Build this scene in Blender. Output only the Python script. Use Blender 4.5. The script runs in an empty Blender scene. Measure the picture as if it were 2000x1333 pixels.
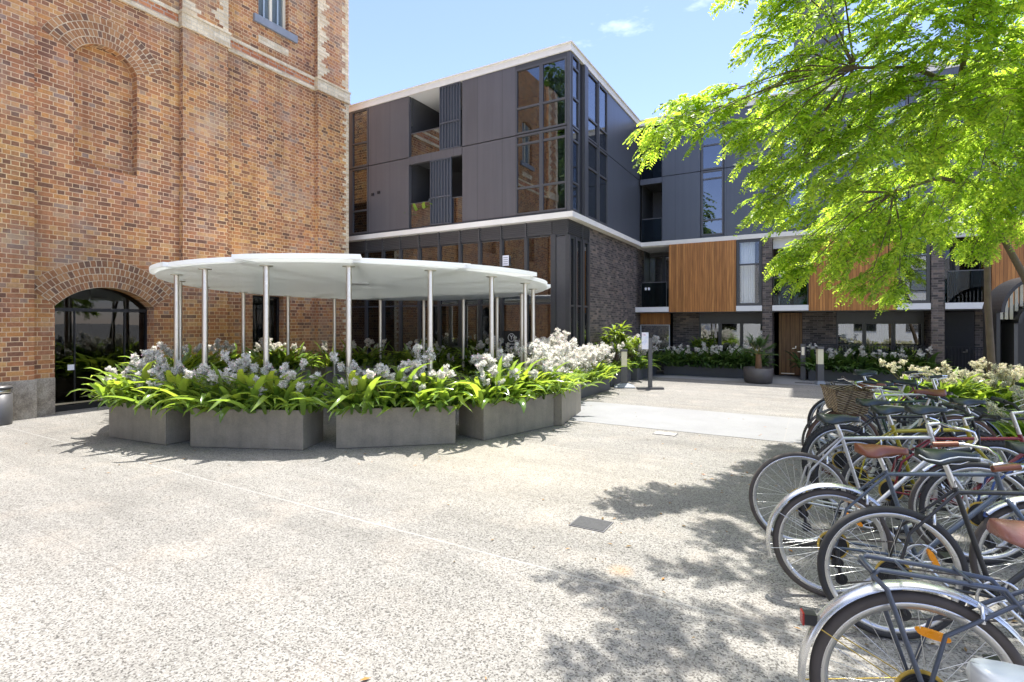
import bpy, math, random
import numpy as np
from mathutils import Vector, Matrix
R_ = math.radians
sc = bpy.context.scene
COL = sc.collection
random.seed(7)
rng = np.random.default_rng(11)

# ------------------------------------------------------------------ helpers
class MB:
    """collects shapes and links them as ONE mesh object"""
    def __init__(s): s.v = []; s.f = []; s.uv = {}; s.sm = []
    def add(s, vs, fs, smooth=False):
        o = len(s.v); s.v += [tuple(p) for p in vs]
        for f in fs: s.f.append(tuple(i + o for i in f)); s.sm.append(smooth)
        return o
    def box(s, x0, x1, y0, y1, z0, z1):
        if x0 > x1: x0, x1 = x1, x0
        if y0 > y1: y0, y1 = y1, y0
        s.add([(x0,y0,z0),(x1,y0,z0),(x1,y1,z0),(x0,y1,z0),(x0,y0,z1),(x1,y0,z1),(x1,y1,z1),(x0,y1,z1)],
              [(0,3,2,1),(4,5,6,7),(0,1,5,4),(1,2,6,5),(2,3,7,6),(3,0,4,7)]); return s
    def obox(s, c, ux, uy, hx, hy, z0, z1):
        c = Vector(c).to_2d() if len(c) == 3 else Vector(c); ux = Vector(ux); uy = Vector(uy)
        P = [c - ux*hx - uy*hy, c + ux*hx - uy*hy, c + ux*hx + uy*hy, c - ux*hx + uy*hy]
        s.prism([(p.x, p.y) for p in P], z0, z1); return s
    def quad(s, a, b, c, d, uv=None):
        s.add([a,b,c,d], [(0,1,2,3)])
        if uv: s.uv[len(s.f)-1] = uv
        return s
    def prism(s, pts, z0, z1, smooth=False):
        n = len(pts)
        s.add([(x,y,z0) for x,y in pts] + [(x,y,z1) for x,y in pts], [tuple(range(n))[::-1], tuple(range(n,2*n))])
        s.add([(x,y,z0) for x,y in pts] + [(x,y,z1) for x,y in pts], [(i,(i+1)%n,(i+1)%n+n,i+n) for i in range(n)], smooth); return s
    def path(s, pts, r, n=8, caps=True, closed=False):
        pts = [Vector(p) for p in pts]; m = len(pts)
        rr = r if isinstance(r, (list, tuple)) else [r]*m
        t = []
        for i in range(m):
            a = pts[(i-1) % m] if closed else pts[max(i-1,0)]; b = pts[(i+1) % m] if closed else pts[min(i+1,m-1)]
            d = b - a; t.append(d.normalized() if d.length > 1e-9 else Vector((0,0,1)))
        up = Vector((0,0,1)) if abs(t[0].z) < .9 else Vector((1,0,0))
        nrm = t[0].cross(up).normalized(); vs = []
        for i in range(m):
            nrm = nrm - t[i]*nrm.dot(t[i]); nrm.normalize(); bn = t[i].cross(nrm)
            for k in range(n):
                a = 2*math.pi*k/n; vs.append(pts[i] + (nrm*math.cos(a) + bn*math.sin(a))*rr[i])
        fs = []
        for i in range(m if closed else m-1):
            j = (i+1) % m
            for k in range(n): fs.append((i*n+k, i*n+(k+1)%n, j*n+(k+1)%n, j*n+k))
        s.add(vs, fs, True)
        if caps and not closed: s.add(vs[:n], [tuple(range(n))[::-1]]); s.add(vs[-n:], [tuple(range(n))])
        return s
    def tube(s, a, b, r, n=8): return s.path([a,b], r, n)
    def lathe(s, prof, c=(0,0,0), n=24, axis='z', closed=False, smooth=True, arc=(0, 2*math.pi)):
        full = abs(arc[1]-arc[0]) > 6.28; m = n if full else n+1; vs = []; k = len(prof)
        for i in range(m):
            a = arc[0] + (arc[1]-arc[0])*i/n
            for r, h in prof:
                if axis == 'z': vs.append((c[0]+r*math.cos(a), c[1]+r*math.sin(a), c[2]+h))
                else: vs.append((c[0]+r*math.cos(a), c[1]+h, c[2]+r*math.sin(a)))
        fs = []
        for i in range(n):
            j = (i+1) % m
            for q in range(k if closed else k-1):
                p = (q+1) % k
                fs.append((i*k+q, j*k+q, j*k+p, i*k+p) if axis == 'z' else (i*k+q, i*k+p, j*k+p, j*k+q))
        s.add(vs, fs, smooth); return s
    def mesh(s, name, mat, org=(0,0,0)):
        me = bpy.data.meshes.new(name)
        me.from_pydata([(x-org[0], y-org[1], z-org[2]) for x,y,z in s.v], [], s.f)
        if s.uv:
            l = me.uv_layers.new(name='UVMap')
            for i, uv in s.uv.items():
                for k, li in enumerate(me.polygons[i].loop_indices): l.data[li].uv = uv[k]
        me.polygons.foreach_set('use_smooth', s.sm)
        me.materials.append(mat); me.update(); return me
    def build(s, name, mat, parent=None, org=None):
        if org is None: org = ORG.get(parent.name, (0,0,0)) if parent else (0,0,0)
        o = bpy.data.objects.new(name, s.mesh(name, mat, org)); COL.objects.link(o)
        if parent: o.parent = parent; ORG[o.name] = org
        return o
ORG = {}
def thing(name, label, cat, loc=(0,0,0), rz=0, group=None, world=False):
    o = bpy.data.objects.new(name, None); COL.objects.link(o); o.empty_display_size = .2
    o.location = loc; o.rotation_euler = (0,0,rz); tag(o, label, cat, group)
    if world: ORG[o.name] = tuple(loc)      # children are written in world coordinates
    return o
def tag(o, label, cat, group=None):
    o['label'] = label; o['category'] = cat
    if group: o['group'] = group
    return o
def structure(o, kind='structure'): o['kind'] = kind; return o
def npmesh(name, V, Fq, mat, smooth=False):
    """numpy verts (n,3) and a list of face arrays (k,4) or (k,3)"""
    me = bpy.data.meshes.new(name); V = np.asarray(V, dtype=np.float32)
    Fq = [np.asarray(f, dtype=np.int32) for f in (Fq if isinstance(Fq, list) else [Fq]) if len(f)]
    nl = sum(f.size for f in Fq); nf = sum(len(f) for f in Fq)
    me.vertices.add(len(V)); me.vertices.foreach_set('co', V.ravel())
    me.loops.add(nl); me.loops.foreach_set('vertex_index', np.concatenate([f.ravel() for f in Fq]))
    me.polygons.add(nf); cnt = np.concatenate([np.full(len(f), f.shape[1], dtype=np.int32) for f in Fq])
    me.polygons.foreach_set('loop_start', np.concatenate([[0], np.cumsum(cnt)[:-1]]).astype(np.int32))
    me.polygons.foreach_set('loop_total', cnt)
    if smooth: me.polygons.foreach_set('use_smooth', np.ones(nf, dtype=bool))
    me.materials.append(mat); me.update(calc_edges=True); me.validate(); return me
def link(name, me, parent=None):
    o = bpy.data.objects.new(name, me); COL.objects.link(o)
    if parent: o.parent = parent
    return o
def dup(root, loc, rz, label=None, group=None, scale=None):
    r = root.copy(); COL.objects.link(r); r.location = loc; r.rotation_euler = (0,0,rz)
    if scale: r.scale = (scale,)*3
    if label: r['label'] = label
    if group: r['group'] = group
    for ch in list(root.children):
        c = ch.copy(); COL.objects.link(c); c.parent = r
        for g in list(ch.children):
            d = g.copy(); COL.objects.link(d); d.parent = c
    return r

# ------------------------------------------------------------------ materials
class NT:
    def __init__(s, name):
        s.m = bpy.data.materials.new(name); s.m.use_nodes = True; s.t = s.m.node_tree; s.t.nodes.clear()
        s.out = s.n('ShaderNodeOutputMaterial')
    def n(s, typ, **kw):
        nd = s.t.nodes.new(typ)
        for k, v in kw.items():
            if k[0] == '_': nd.inputs[k[1:].replace('_',' ')].default_value = v
            else: setattr(nd, k, v)
        return nd
    def l(s, a, b): s.t.links.new(a, b)
    def inp(s, sock, v):
        if hasattr(v, 'is_output') or isinstance(v, bpy.types.NodeSocket): s.l(v, sock)
        else: sock.default_value = v
    def math(s, op, a, b=None, c=None, clamp=False):
        nd = s.n('ShaderNodeMath', operation=op, use_clamp=clamp)
        for i, v in enumerate((a,b,c)):
            if v is not None: s.inp(nd.inputs[i], v)
        return nd.outputs[0]
    def mix(s, f, a, b, blend='MIX'):
        nd = s.n('ShaderNodeMix', data_type='RGBA', blend_type=blend)
        s.inp(nd.inputs[0], f); s.inp(nd.inputs[6], c4(a)); s.inp(nd.inputs[7], c4(b)); return nd.outputs[2]
    def ramp(s, fac, stops, interp='LINEAR'):
        nd = s.n('ShaderNodeValToRGB'); cr = nd.color_ramp; cr.interpolation = interp
        while len(cr.elements) < len(stops): cr.elements.new(.5)
        for e, (p, c) in zip(cr.elements, stops): e.position = p; e.color = c4(c)
        s.l(fac, nd.inputs[0]); return nd.outputs[0]
    def noise(s, vec, scale, detail=3, rough=.55):
        nd = s.n('ShaderNodeTexNoise', _Scale=scale, _Detail=detail, _Roughness=rough)
        if vec is not None: s.l(vec, nd.inputs['Vector'])
        return nd.outputs['Fac']
    def pos(s): return s.n('ShaderNodeNewGeometry').outputs['Position']
    def obj(s): return s.n('ShaderNodeTexCoord').outputs['Object']
    def bsdf(s, col, rough=.6, metal=0., spec=.5, normal=None, **kw):
        b = s.n('ShaderNodeBsdfPrincipled'); s.inp(b.inputs['Base Color'], c4(col)); s.inp(b.inputs['Roughness'], rough)
        b.inputs['Metallic'].default_value = metal; b.inputs['Specular IOR Level'].default_value = spec
        for k, v in kw.items(): b.inputs[k.replace('_',' ')].default_value = v
        if normal is not None: s.l(normal, b.inputs['Normal'])
        return b.outputs[0]
    def bump(s, h, strength=.4, dist=.01):
        nd = s.n('ShaderNodeBump', _Strength=strength, _Distance=dist); s.l(h, nd.inputs['Height']); return nd.outputs[0]
    def done(s, sh): s.l(sh, s.out.inputs[0]); return s.m
def c4(c):
    if isinstance(c, bpy.types.NodeSocket): return c
    return tuple(c) + (1,) if len(c) == 3 else tuple(c)

def plain(name, col, rough=.5, metal=0., spec=.5, var=.12, scale=18, bump=0, bscale=60, **kw):
    t = NT(name); p = t.obj(); n = t.noise(p, scale, 4)
    lo = tuple(x*(1-var) for x in col); hi = tuple(min(1, x*(1+var)) for x in col)
    c = t.mix(n, lo, hi)
    r = t.math('MULTIPLY_ADD', t.noise(p, scale*2.3, 3), .25, rough - .12, clamp=True)
    nb = t.bump(t.noise(p, bscale, 3), bump, .004) if bump else None
    return t.done(t.bsdf(c, r, metal, spec, nb, **kw))

def wallcoord(t):
    """metres along the wall and up it, whichever way the wall faces"""
    g = t.n('ShaderNodeNewGeometry'); p = t.n('ShaderNodeSeparateXYZ'); t.l(g.outputs['Position'], p.inputs[0])
    q = t.n('ShaderNodeSeparateXYZ'); t.l(g.outputs['True Normal'], q.inputs[0])
    fx = t.math('GREATER_THAN', t.math('ABSOLUTE', q.outputs[0]), .6)
    fz = t.math('GREATER_THAN', t.math('ABSOLUTE', q.outputs[2]), .8)
    u = t.math('ADD', t.math('MULTIPLY', fx, p.outputs[1]), t.math('MULTIPLY', t.math('SUBTRACT', 1, fx), p.outputs[0]))
    v = t.math('ADD', t.math('MULTIPLY', fz, p.outputs[1]), t.math('MULTIPLY', t.math('SUBTRACT', 1, fz), p.outputs[2]))
    cb = t.n('ShaderNodeCombineXYZ'); t.l(u, cb.inputs[0]); t.l(v, cb.inputs[1]); return cb.outputs[0]
def brickmat(name, stops, mortar, bw=.235, rh=.086, ms=.011, squash=.5, uv=False, off=.5, rough=.8, patch=(.75,1.2), bump=.6, stain=None, spec=.3, hue=None):
    t = NT(name)
    co = t.n('ShaderNodeTexCoord').outputs['UV'] if uv else wallcoord(t)
    # slight unevenness of the laid courses
    w = t.n('ShaderNodeTexNoise', _Scale=2.5, _Detail=2); t.l(co, w.inputs['Vector'])
    va = t.n('ShaderNodeVectorMath', operation='SUBTRACT'); t.l(w.outputs['Color'], va.inputs[0]); va.inputs[1].default_value = (.5,.5,.5)
    vs = t.n('ShaderNodeVectorMath', operation='SCALE'); t.l(va.outputs[0], vs.inputs[0]); vs.inputs['Scale'].default_value = .018
    vv = t.n('ShaderNodeVectorMath', operation='ADD'); t.l(co, vv.inputs[0]); t.l(vs.outputs[0], vv.inputs[1])
    b = t.n('ShaderNodeTexBrick', offset=off, offset_frequency=2, squash=squash, squash_frequency=2)
    for k, v in (('Scale',1),('Mortar Size',ms),('Mortar Smooth',.25),('Bias',0),('Brick Width',bw),('Row Height',rh)): b.inputs[k].default_value = v
    b.inputs['Color1'].default_value = (0,0,0,1); b.inputs['Color2'].default_value = (1,1,1,1); b.inputs['Mortar'].default_value = (.5,.5,.5,1)
    t.l(vv.outputs[0], b.inputs['Vector'])
    col = t.ramp(b.outputs['Color'], stops)
    n1 = t.noise(co, .9, 5, .65); n2 = t.noise(co, 26, 4, .7)
    g = t.ramp(n1, [(.3,(patch[0],)*3),(.7,(patch[1],)*3)])
    col = t.mix(1, col, g, 'MULTIPLY')
    col = t.mix(1, col, t.ramp(n2, [(.25,(.72,.7,.68)),(.75,(1.22,1.22,1.22))]), 'MULTIPLY')
    mc = t.mix(t.noise(co, 7, 4), tuple(x*.6 for x in mortar), tuple(x*1.15 for x in mortar))
    # worn joints: mortar is flush or missing in places
    f = t.math('MULTIPLY', b.outputs['Fac'], t.ramp(t.noise(co, 1.7, 3), [(.3,(.55,.55,.55)),(.6,(1,1,1))]))
    col = t.mix(f, col, mc)
    sm_ = t.n('ShaderNodeMapping'); sm_.inputs['Scale'].default_value = (2.6,.22,1); t.l(co, sm_.inputs[0])
    col = t.mix(1, col, t.ramp(t.noise(sm_.outputs[0], 1, 5, .7), [(.34,(.80,.79,.78)),(.55,(1.05,1.05,1.05))]), 'MULTIPLY')
    if hue: col = t.mix(1, col, t.ramp(t.noise(co, .38, 4, .6), [(.36,hue[0]),(.62,hue[1])]), 'MULTIPLY')
    if stain: col = t.mix(t.math('MULTIPLY', t.ramp(t.noise(co, .55, 6, .7), [(.52,(0,0,0)),(.68,(1,1,1))]), stain[3]), col, stain[:3])
    h = t.math('ADD', t.math('MULTIPLY', t.math('SUBTRACT', 1, b.outputs['Fac']), 1.), t.math('MULTIPLY', n2, .5))
    return t.done(t.bsdf(col, rough, 0, spec, t.bump(h, bump, .012)))

M = {}
M['brick'] = brickmat('old_brick', [(0,(.16,.095,.062)),(.10,(.215,.115,.07)),(.28,(.32,.155,.078)),(.46,(.405,.19,.083)),(.6,(.335,.19,.11)),(.78,(.46,.235,.085)),(.92,(.51,.32,.135)),(1,(.27,.205,.165))],
                      (.74,.58,.36), bw=.215, rh=.080, ms=.0068, patch=(.72,1.26), stain=(.38,.32,.25,.5), hue=((1.08,1.0,.84),(.97,.88,.90)))
M['brick_arch'] = brickmat('arch_brick', [(0,(.17,.10,.065)),(.3,(.28,.13,.06)),(.6,(.36,.17,.072)),(1,(.43,.23,.10))], (.66,.52,.33), bw=.078, rh=.125, ms=.008, squash=1, uv=True, off=.5)
M['brick_dark'] = brickmat('dark_brick', [(0,(.055,.048,.045)),(.4,(.105,.088,.08)),(.75,(.16,.132,.115)),(1,(.23,.175,.14))], (.23,.205,.18), bw=.2, rh=.062, ms=.007, squash=1, patch=(.8,1.15), bump=.5)
M['brick_red'] = brickmat('red_brick', [(0,(.36,.13,.06)),(.5,(.50,.19,.08)),(1,(.6,.27,.12))], (.5,.4,.3), patch=(.85,1.1))
M['brick_cream'] = brickmat('cream_brick', [(0,(.55,.44,.28)),(.5,(.70,.58,.38)),(1,(.78,.68,.48))], (.62,.55,.42), squash=1, ms=.008, patch=(.85,1.1), bump=.5)
def stonemat():
    t = NT('bluestone'); p = t.pos(); a = t.noise(p, 3.5, 7, .7); b = t.noise(p, 45, 3, .7)
    c = t.ramp(a, [(.3,(.15,.13,.105)),(.45,(.30,.265,.215)),(.6,(.42,.385,.32)),(.75,(.27,.235,.19))]); c = t.mix(1, c, t.ramp(b, [(.3,(.65,.64,.62)),(.7,(1.2,1.2,1.2))]), 'MULTIPLY')
    return t.done(t.bsdf(c, .85, 0, .3, t.bump(t.math('ADD', a, t.math('MULTIPLY', b, .5)), .7, .02)))
M['stone'] = stonemat()
M['sill'] = plain('grey_stone', (.22,.24,.27), .7, var=.2, scale=6, bump=.2)
M['cream_paint'] = plain('cream_paint', (.72,.66,.5), .5, var=.06)
M['shutter'] = plain('blue_grey_paint', (.34,.42,.47), .5, var=.08)
M['white'] = plain('white_render', (.80,.79,.76), .6, var=.05, scale=3, bump=.08, bscale=25)
M['fascia'] = plain('concrete_fascia', (.80,.755,.67), .7, var=.10, scale=4, bump=.1, bscale=25)
def canopymat():
    t = NT('white_acrylic_panel'); p = t.bsdf((.95,.955,.95), .28, 0, .35); tr = t.n('ShaderNodeBsdfTranslucent'); tr.inputs['Color'].default_value = (.88,.9,.89,1)
    mx = t.n('ShaderNodeMixShader'); mx.inputs[0].default_value = .33; t.l(p, mx.inputs[1]); t.l(tr.outputs[0], mx.inputs[2]); return t.done(mx.outputs[0])
M['canopy'] = canopymat()
M['steel'] = plain('brushed_steel', (.74,.70,.62), .32, 1., var=.06, scale=9)
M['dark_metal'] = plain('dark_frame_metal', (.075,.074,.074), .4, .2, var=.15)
M['frame_grey'] = plain('grey_frame_metal', (.105,.103,.104), .38, .3, var=.12)
M['black'] = plain('black_metal', (.02,.02,.022), .4, var=.2)
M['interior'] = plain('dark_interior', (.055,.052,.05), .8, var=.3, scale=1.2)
M['curtain'] = plain('white_blind', (.90,.90,.88), .7, var=.06, scale=4)
def plantermat():
    t = NT('grey_planter'); p = t.obj(); st = t.n('ShaderNodeMapping'); st.inputs['Scale'].default_value = (16,16,1.1); t.l(p, st.inputs[0])
    a = t.noise(st.outputs[0], 1, 5, .65); b = t.noise(p, 3.5, 5, .65); f = t.noise(p, 55, 3)
    c = t.ramp(b, [(.3,(.19,.17,.135)),(.7,(.28,.25,.195))]); c = t.mix(1, c, t.ramp(a, [(.3,(.91,.91,.90)),(.5,(1,1,1)),(.78,(1.07,1.06,1.05))]), 'MULTIPLY'); c = t.mix(1, c, t.ramp(f, [(.3,(.9,.9,.9)),(.7,(1.08,1.08,1.08))]), 'MULTIPLY')
    return t.done(t.bsdf(c, t.math('MULTIPLY_ADD', b, .3, .35), 0, .4, t.bump(f, .15, .004)))
M['planter'] = plantermat()
M['planter_dark'] = plain('charcoal_planter', (.10,.10,.105), .6, var=.15, scale=3, bump=.1)
M['pot'] = plain('brown_black_pot', (.085,.075,.07), .5, var=.2, scale=5)
M['soil'] = plain('soil', (.05,.035,.022), .95, var=.5, scale=40, bump=.8)
M['paper'] = plain('paper', (.8,.8,.82), .7, var=.04)
M['lamp_glass'] = plain('cream_lamp_panel', (.72,.66,.45), .35, var=.05)
M['bark'] = plain('tree_bark', (.125,.092,.065), .85, var=.35, scale=9, bump=.7, bscale=22)
M['palm_bark'] = plain('palm_bark', (.20,.11,.055), .9, var=.4, scale=20, bump=.8, bscale=30)
M['slat'] = plain('cream_slats', (.62,.58,.46), .6, var=.15)
M['rust'] = plain('drain_metal', (.13,.13,.135), .6, .3, var=.3, scale=30)

def panelmat(name, col, seam):
    t = NT(name); co = wallcoord(t); s = t.n('ShaderNodeSeparateXYZ'); t.l(co, s.inputs[0])
    st = t.n('ShaderNodeMapping'); st.inputs['Scale'].default_value = (9,.35,1); t.l(co, st.inputs[0])
    n = t.noise(st.outputs[0], 1, 4); n0 = t.noise(co, .8, 3)
    c = t.mix(n, tuple(x*.72 for x in col), tuple(x*1.24 for x in col)); c = t.mix(t.math('MULTIPLY', n0, .5), c, tuple(x*1.55 for x in col))
    fr = t.math('FRACT', t.math('MULTIPLY', s.outputs[0], 1/seam))
    e = t.math('LESS_THAN', t.math('MINIMUM', fr, t.math('SUBTRACT', 1, fr)), .006/seam)
    c = t.mix(t.math('MULTIPLY', e, .5), c, (.03,.03,.03))
    r = t.math('MULTIPLY_ADD', n, .18, .3)
    return t.done(t.bsdf(c, r, .25, .55, t.bump(t.math('ADD', n0, t.math('MULTIPLY', e, -.4)), .12, .02)))
M['panel'] = panelmat('dark_cladding', (.116,.111,.115), .75)
M['panel_blue'] = panelmat('slate_cladding', (.088,.095,.108), .75)

def timber(name, col, bw=.085):
    t = NT(name); co = wallcoord(t); s = t.n('ShaderNodeSeparateXYZ'); t.l(co, s.inputs[0])
    k = t.math('MULTIPLY', s.outputs[0], 1/bw); fl = t.math('FLOOR', k); fr = t.math('FRACT', k)
    wn = t.n('ShaderNodeTexWhiteNoise', noise_dimensions='1D'); t.l(fl, wn.inputs['W'])
    cb = t.n('ShaderNodeCombineXYZ'); t.l(t.math('MULTIPLY', s.outputs[0], 30), cb.inputs[0]); t.l(t.math('MULTIPLY', s.outputs[1], 1.5), cb.inputs[1]); t.l(t.math('MULTIPLY', wn.outputs[0], 50), cb.inputs[2])
    g = t.noise(cb.outputs[0], 1, 5, .6)
    c = t.ramp(wn.outputs['Value'], [(0,tuple(x*.74 for x in col)),(.35,tuple(x*.9 for x in col)),(.7,col),(1,(min(1,col[0]*1.12),col[1]*1.2,col[2]*1.25))])
    c = t.mix(1, c, t.ramp(g, [(.3,(.62,.58,.55)),(.7,(1.25,1.25,1.25))]), 'MULTIPLY')
    e = t.math('LESS_THAN', fr, .07); c = t.mix(e, c, (.02,.01,.005))
    return t.done(t.bsdf(c, .5, 0, .4, t.bump(t.math('MULTIPLY', e, -1.), .5, .01)))
M['timber'] = timber('orange_timber', (.46,.195,.052), .07)
M['timber_dark'] = timber('brown_timber_door', (.26,.135,.05), .12)

def glass(name, refl, tint, rough=.0, wave=.0):
    t = NT(name)
    g = t.n('ShaderNodeBsdfGlossy', _Roughness=rough); g.inputs['Color'].default_value = (.66,.67,.68,1)
    if wave: t.l(t.bump(t.noise(t.pos(), 1.3, 2), wave, .02), g.inputs['Normal'])
    tr = t.n('ShaderNodeBsdfTransparent'); tr.inputs['Color'].default_value = c4(tint)
    lw = t.n('ShaderNodeLayerWeight', _Blend=.35)
    f = t.math('MULTIPLY_ADD', lw.outputs['Fresnel'], .5 if refl > .08 else .3, refl, clamp=True)
    mx = t.n('ShaderNodeMixShader'); t.l(f, mx.inputs[0]); t.l(tr.outputs[0], mx.inputs[1]); t.l(g.outputs[0], mx.inputs[2])
    return t.done(mx.outputs[0])
M['glass'] = glass('window_glass', .23, (.55,.6,.58), wave=.015)
M['glass_door'] = glass('door_glass', .05, (.4,.42,.4), wave=.04)
M['glass_clear'] = glass('clear_glass', .06, (.96,.97,.97))
M['glass_mid'] = glass('grey_glass', .24, (.45,.48,.5), wave=.04)
M['glass_rail'] = glass('balustrade_glass', .015, (.42,.52,.55))
M['glass_mirror'] = glass('mirror_glass', .8, (.7,.72,.72))
M['glass_rail_dark'] = glass('tinted_balustrade', .34, (.16,.17,.18), wave=.03)
def frosted():
    t = NT('frosted_film'); n = t.noise(t.pos(), 5, 4)
    return t.done(t.bsdf(t.ramp(n, [(.35,(.5,.53,.5)),(.6,(.86,.87,.84))]), .25))
M['frost'] = frosted()

def leafmat(name, col, trans, tf=.45, rough=.4, spec=.4):
    t = NT(name); g = t.n('ShaderNodeNewGeometry'); r = g.outputs['Random Per Island']
    a = t.ramp(r, [(0,tuple(x*.4 for x in col)),(.45,tuple(x*.9 for x in col)),(.93,(min(1,col[0]*1.9),min(1,col[1]*1.45),min(1,col[2]*1.2))),(1,(col[0]*2.2,col[1]*1.15,col[2]*1.6))])
    b = t.ramp(r, [(0,tuple(x*.45 for x in trans)),(.45,trans),(1,(min(1,trans[0]*1.5),min(1,trans[1]*1.25),trans[2]))])
    p = t.bsdf(a, rough, 0, spec)
    tr = t.n('ShaderNodeBsdfTranslucent'); t.l(b, tr.inputs['Color'])
    mx = t.n('ShaderNodeMixShader'); mx.inputs[0].default_value = tf; t.l(p, mx.inputs[1]); t.l(tr.outputs[0], mx.inputs[2])
    return t.done(mx.outputs[0])
M['lily'] = leafmat('strap_leaf', (.095,.19,.04), (.44,.64,.07), .42, .22, .8)
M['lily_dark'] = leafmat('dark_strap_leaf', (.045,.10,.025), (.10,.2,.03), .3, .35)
M['petal'] = leafmat('white_petal', (.95,.94,.85), (.95,.94,.84), .42, .6, .2)
M['petal_cream'] = leafmat('cream_petal', (.80,.77,.60), (.84,.8,.58), .4, .6, .2)
M['stalk'] = leafmat('flower_stalk', (.20,.22,.08), (.3,.35,.08), .2, .6, .2)
M['tree_leaf'] = leafmat('locust_leaf', (.14,.27,.03), (.56,.80,.08), .6, .4, .4)
M['palm_leaf'] = leafmat('palm_leaf', (.055,.12,.045), (.12,.24,.05), .3, .4)
M['shrub_leaf'] = leafmat('shrub_leaf', (.08,.15,.022), (.34,.5,.04), .42, .4)

def ground_mat():
    t = NT('exposed_aggregate'); p = t.pos(); s = t.n('ShaderNodeSeparateXYZ'); t.l(p, s.inputs[0])
    v = t.n('ShaderNodeTexVoronoi', _Scale=122.); t.l(p, v.inputs['Vector'])
    v2 = t.n('ShaderNodeTexVoronoi', _Scale=230.); t.l(p, v2.inputs['Vector'])
    sp = t.n('ShaderNodeSeparateColor'); t.l(v.outputs['Color'], sp.inputs[0])
    sp2 = t.n('ShaderNodeSeparateColor'); t.l(v2.outputs['Color'], sp2.inputs[0])
    c = t.ramp(sp.outputs[0], [(0,(.05,.048,.045)),(.13,(.13,.12,.11)),(.26,(.40,.38,.35)),(.5,(.58,.56,.525)),(.8,(.70,.68,.64)),(1,(.80,.78,.75))])
    c2 = t.ramp(sp2.outputs[1], [(0,(.25,.23,.21)),(.25,(.52,.49,.45)),(1,(.66,.63,.59))])
    c = t.mix(.28, c, c2)
    c = t.mix(1, c, (.395,.40,.403), 'MULTIPLY'); big = t.noise(p, .45, 5, .6); mid = t.noise(p, 2.2, 4, .6)
    c = t.mix(1, c, t.ramp(big, [(.3,(.86,.85,.83)),(.65,(1.05,1.04,1.02))]), 'MULTIPLY')
    c = t.mix(t.math('MULTIPLY', t.ramp(mid, [(.5,(0,0,0)),(.75,(1,1,1))]), .12), c, (.60,.50,.40))
    # rust mark
    def dist(x, y, r0, r1, sx=1.):
        dx = t.math('MULTIPLY', t.math('SUBTRACT', s.outputs[0], x), sx); dy = t.math('SUBTRACT', s.outputs[1], y)
        d = t.math('SQRT', t.math('ADD', t.math('MULTIPLY', dx, dx), t.math('MULTIPLY', dy, dy)))
        d = t.math('ADD', d, t.math('MULTIPLY', t.math('SUBTRACT', mid, .5), .12))
        return t.math('SUBTRACT', 1, t.math('DIVIDE', t.math('SUBTRACT', d, r0), r1-r0), clamp=True)
    c = t.mix(t.math('MULTIPLY', dist(-1.08,3.26,.01,.11), .4), c, (.38,.24,.11))
    c = t.mix(t.math('MULTIPLY', dist(-2.6,4.9,.2,1.7,.8), .10), c, (.50,.42,.26))
    c = t.mix(t.math('MULTIPLY', dist(-3.6,5.4,.2,1.2), .10), c, (.52,.45,.28))
    wob = t.math('MULTIPLY', t.math('SUBTRACT', t.noise(p, 3, 3), .5), .02)
    def line(ax, at, w, col, k, br=0):
        d = t.math('ABSOLUTE', t.math('ADD', t.math('SUBTRACT', s.outputs[ax], at), wob))
        f = t.math('MULTIPLY', t.math('LESS_THAN', d, w), k)
        if br: f = t.math('MULTIPLY', f, t.math('GREATER_THAN', t.noise(p, 1.1, 2), br))
        return t.mix(f, c, col)
    c = line(1, 3.05, .010, (.33,.328,.315), .5)
    c = line(1, 1.66, .0045, (.13,.12,.11), .6, .44)
    c = line(0, -5.4, .006, (.2,.18,.16), .4, .5)
    c = line(1, 6.1, .008, (.40,.39,.36), .4)
    c = line(1, 12.1, .008, (.3,.28,.25), .6)
    v3 = t.n('ShaderNodeTexVoronoi', _Scale=1.7); t.l(p, v3.inputs['Vector'])
    c = t.mix(t.math('MULTIPLY', t.math('LESS_THAN', t.math('ADD', v3.outputs['Distance'], t.math('MULTIPLY', mid, .02)), .045), .45), c, (.10,.095,.09))
    st = t.n('ShaderNodeMapping'); st.inputs['Scale'].default_value = (.35,2.4,1); st.inputs['Rotation'].default_value = (0,0,.4); t.l(p, st.inputs[0])
    c = t.mix(1, c, t.ramp(t.noise(st.outputs[0], 1, 5, .65), [(.35,(.86,.86,.86)),(.6,(1.04,1.04,1.04))]), 'MULTIPLY')
    h = t.math('ADD', t.math('MULTIPLY', v.outputs['Distance'], -.8), mid)
    return t.done(t.bsdf(c, .75, 0, .3, t.bump(h, .35, .01)))
M['ground'] = ground_mat()
def strip_mat():
    t = NT('smooth_concrete'); p = t.pos(); s = t.n('ShaderNodeSeparateXYZ'); t.l(p, s.inputs[0])
    c = t.ramp(t.noise(p, 1.3, 6, .65), [(.3,(.15,.153,.158)),(.7,(.195,.20,.206))])
    c = t.mix(t.math('MULTIPLY', t.noise(p, 60, 2), .3), c, (.44,.44,.44))
    fr = t.math('FRACT', t.math('MULTIPLY', t.math('ADD', s.outputs[0], .35), .5)); e = t.math('LESS_THAN', fr, .006)
    c = t.mix(t.math('MULTIPLY', e, .6), c, (.25,.24,.23))
    return t.done(t.bsdf(c, .65, 0, .4))
M['strip'] = strip_mat()

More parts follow.
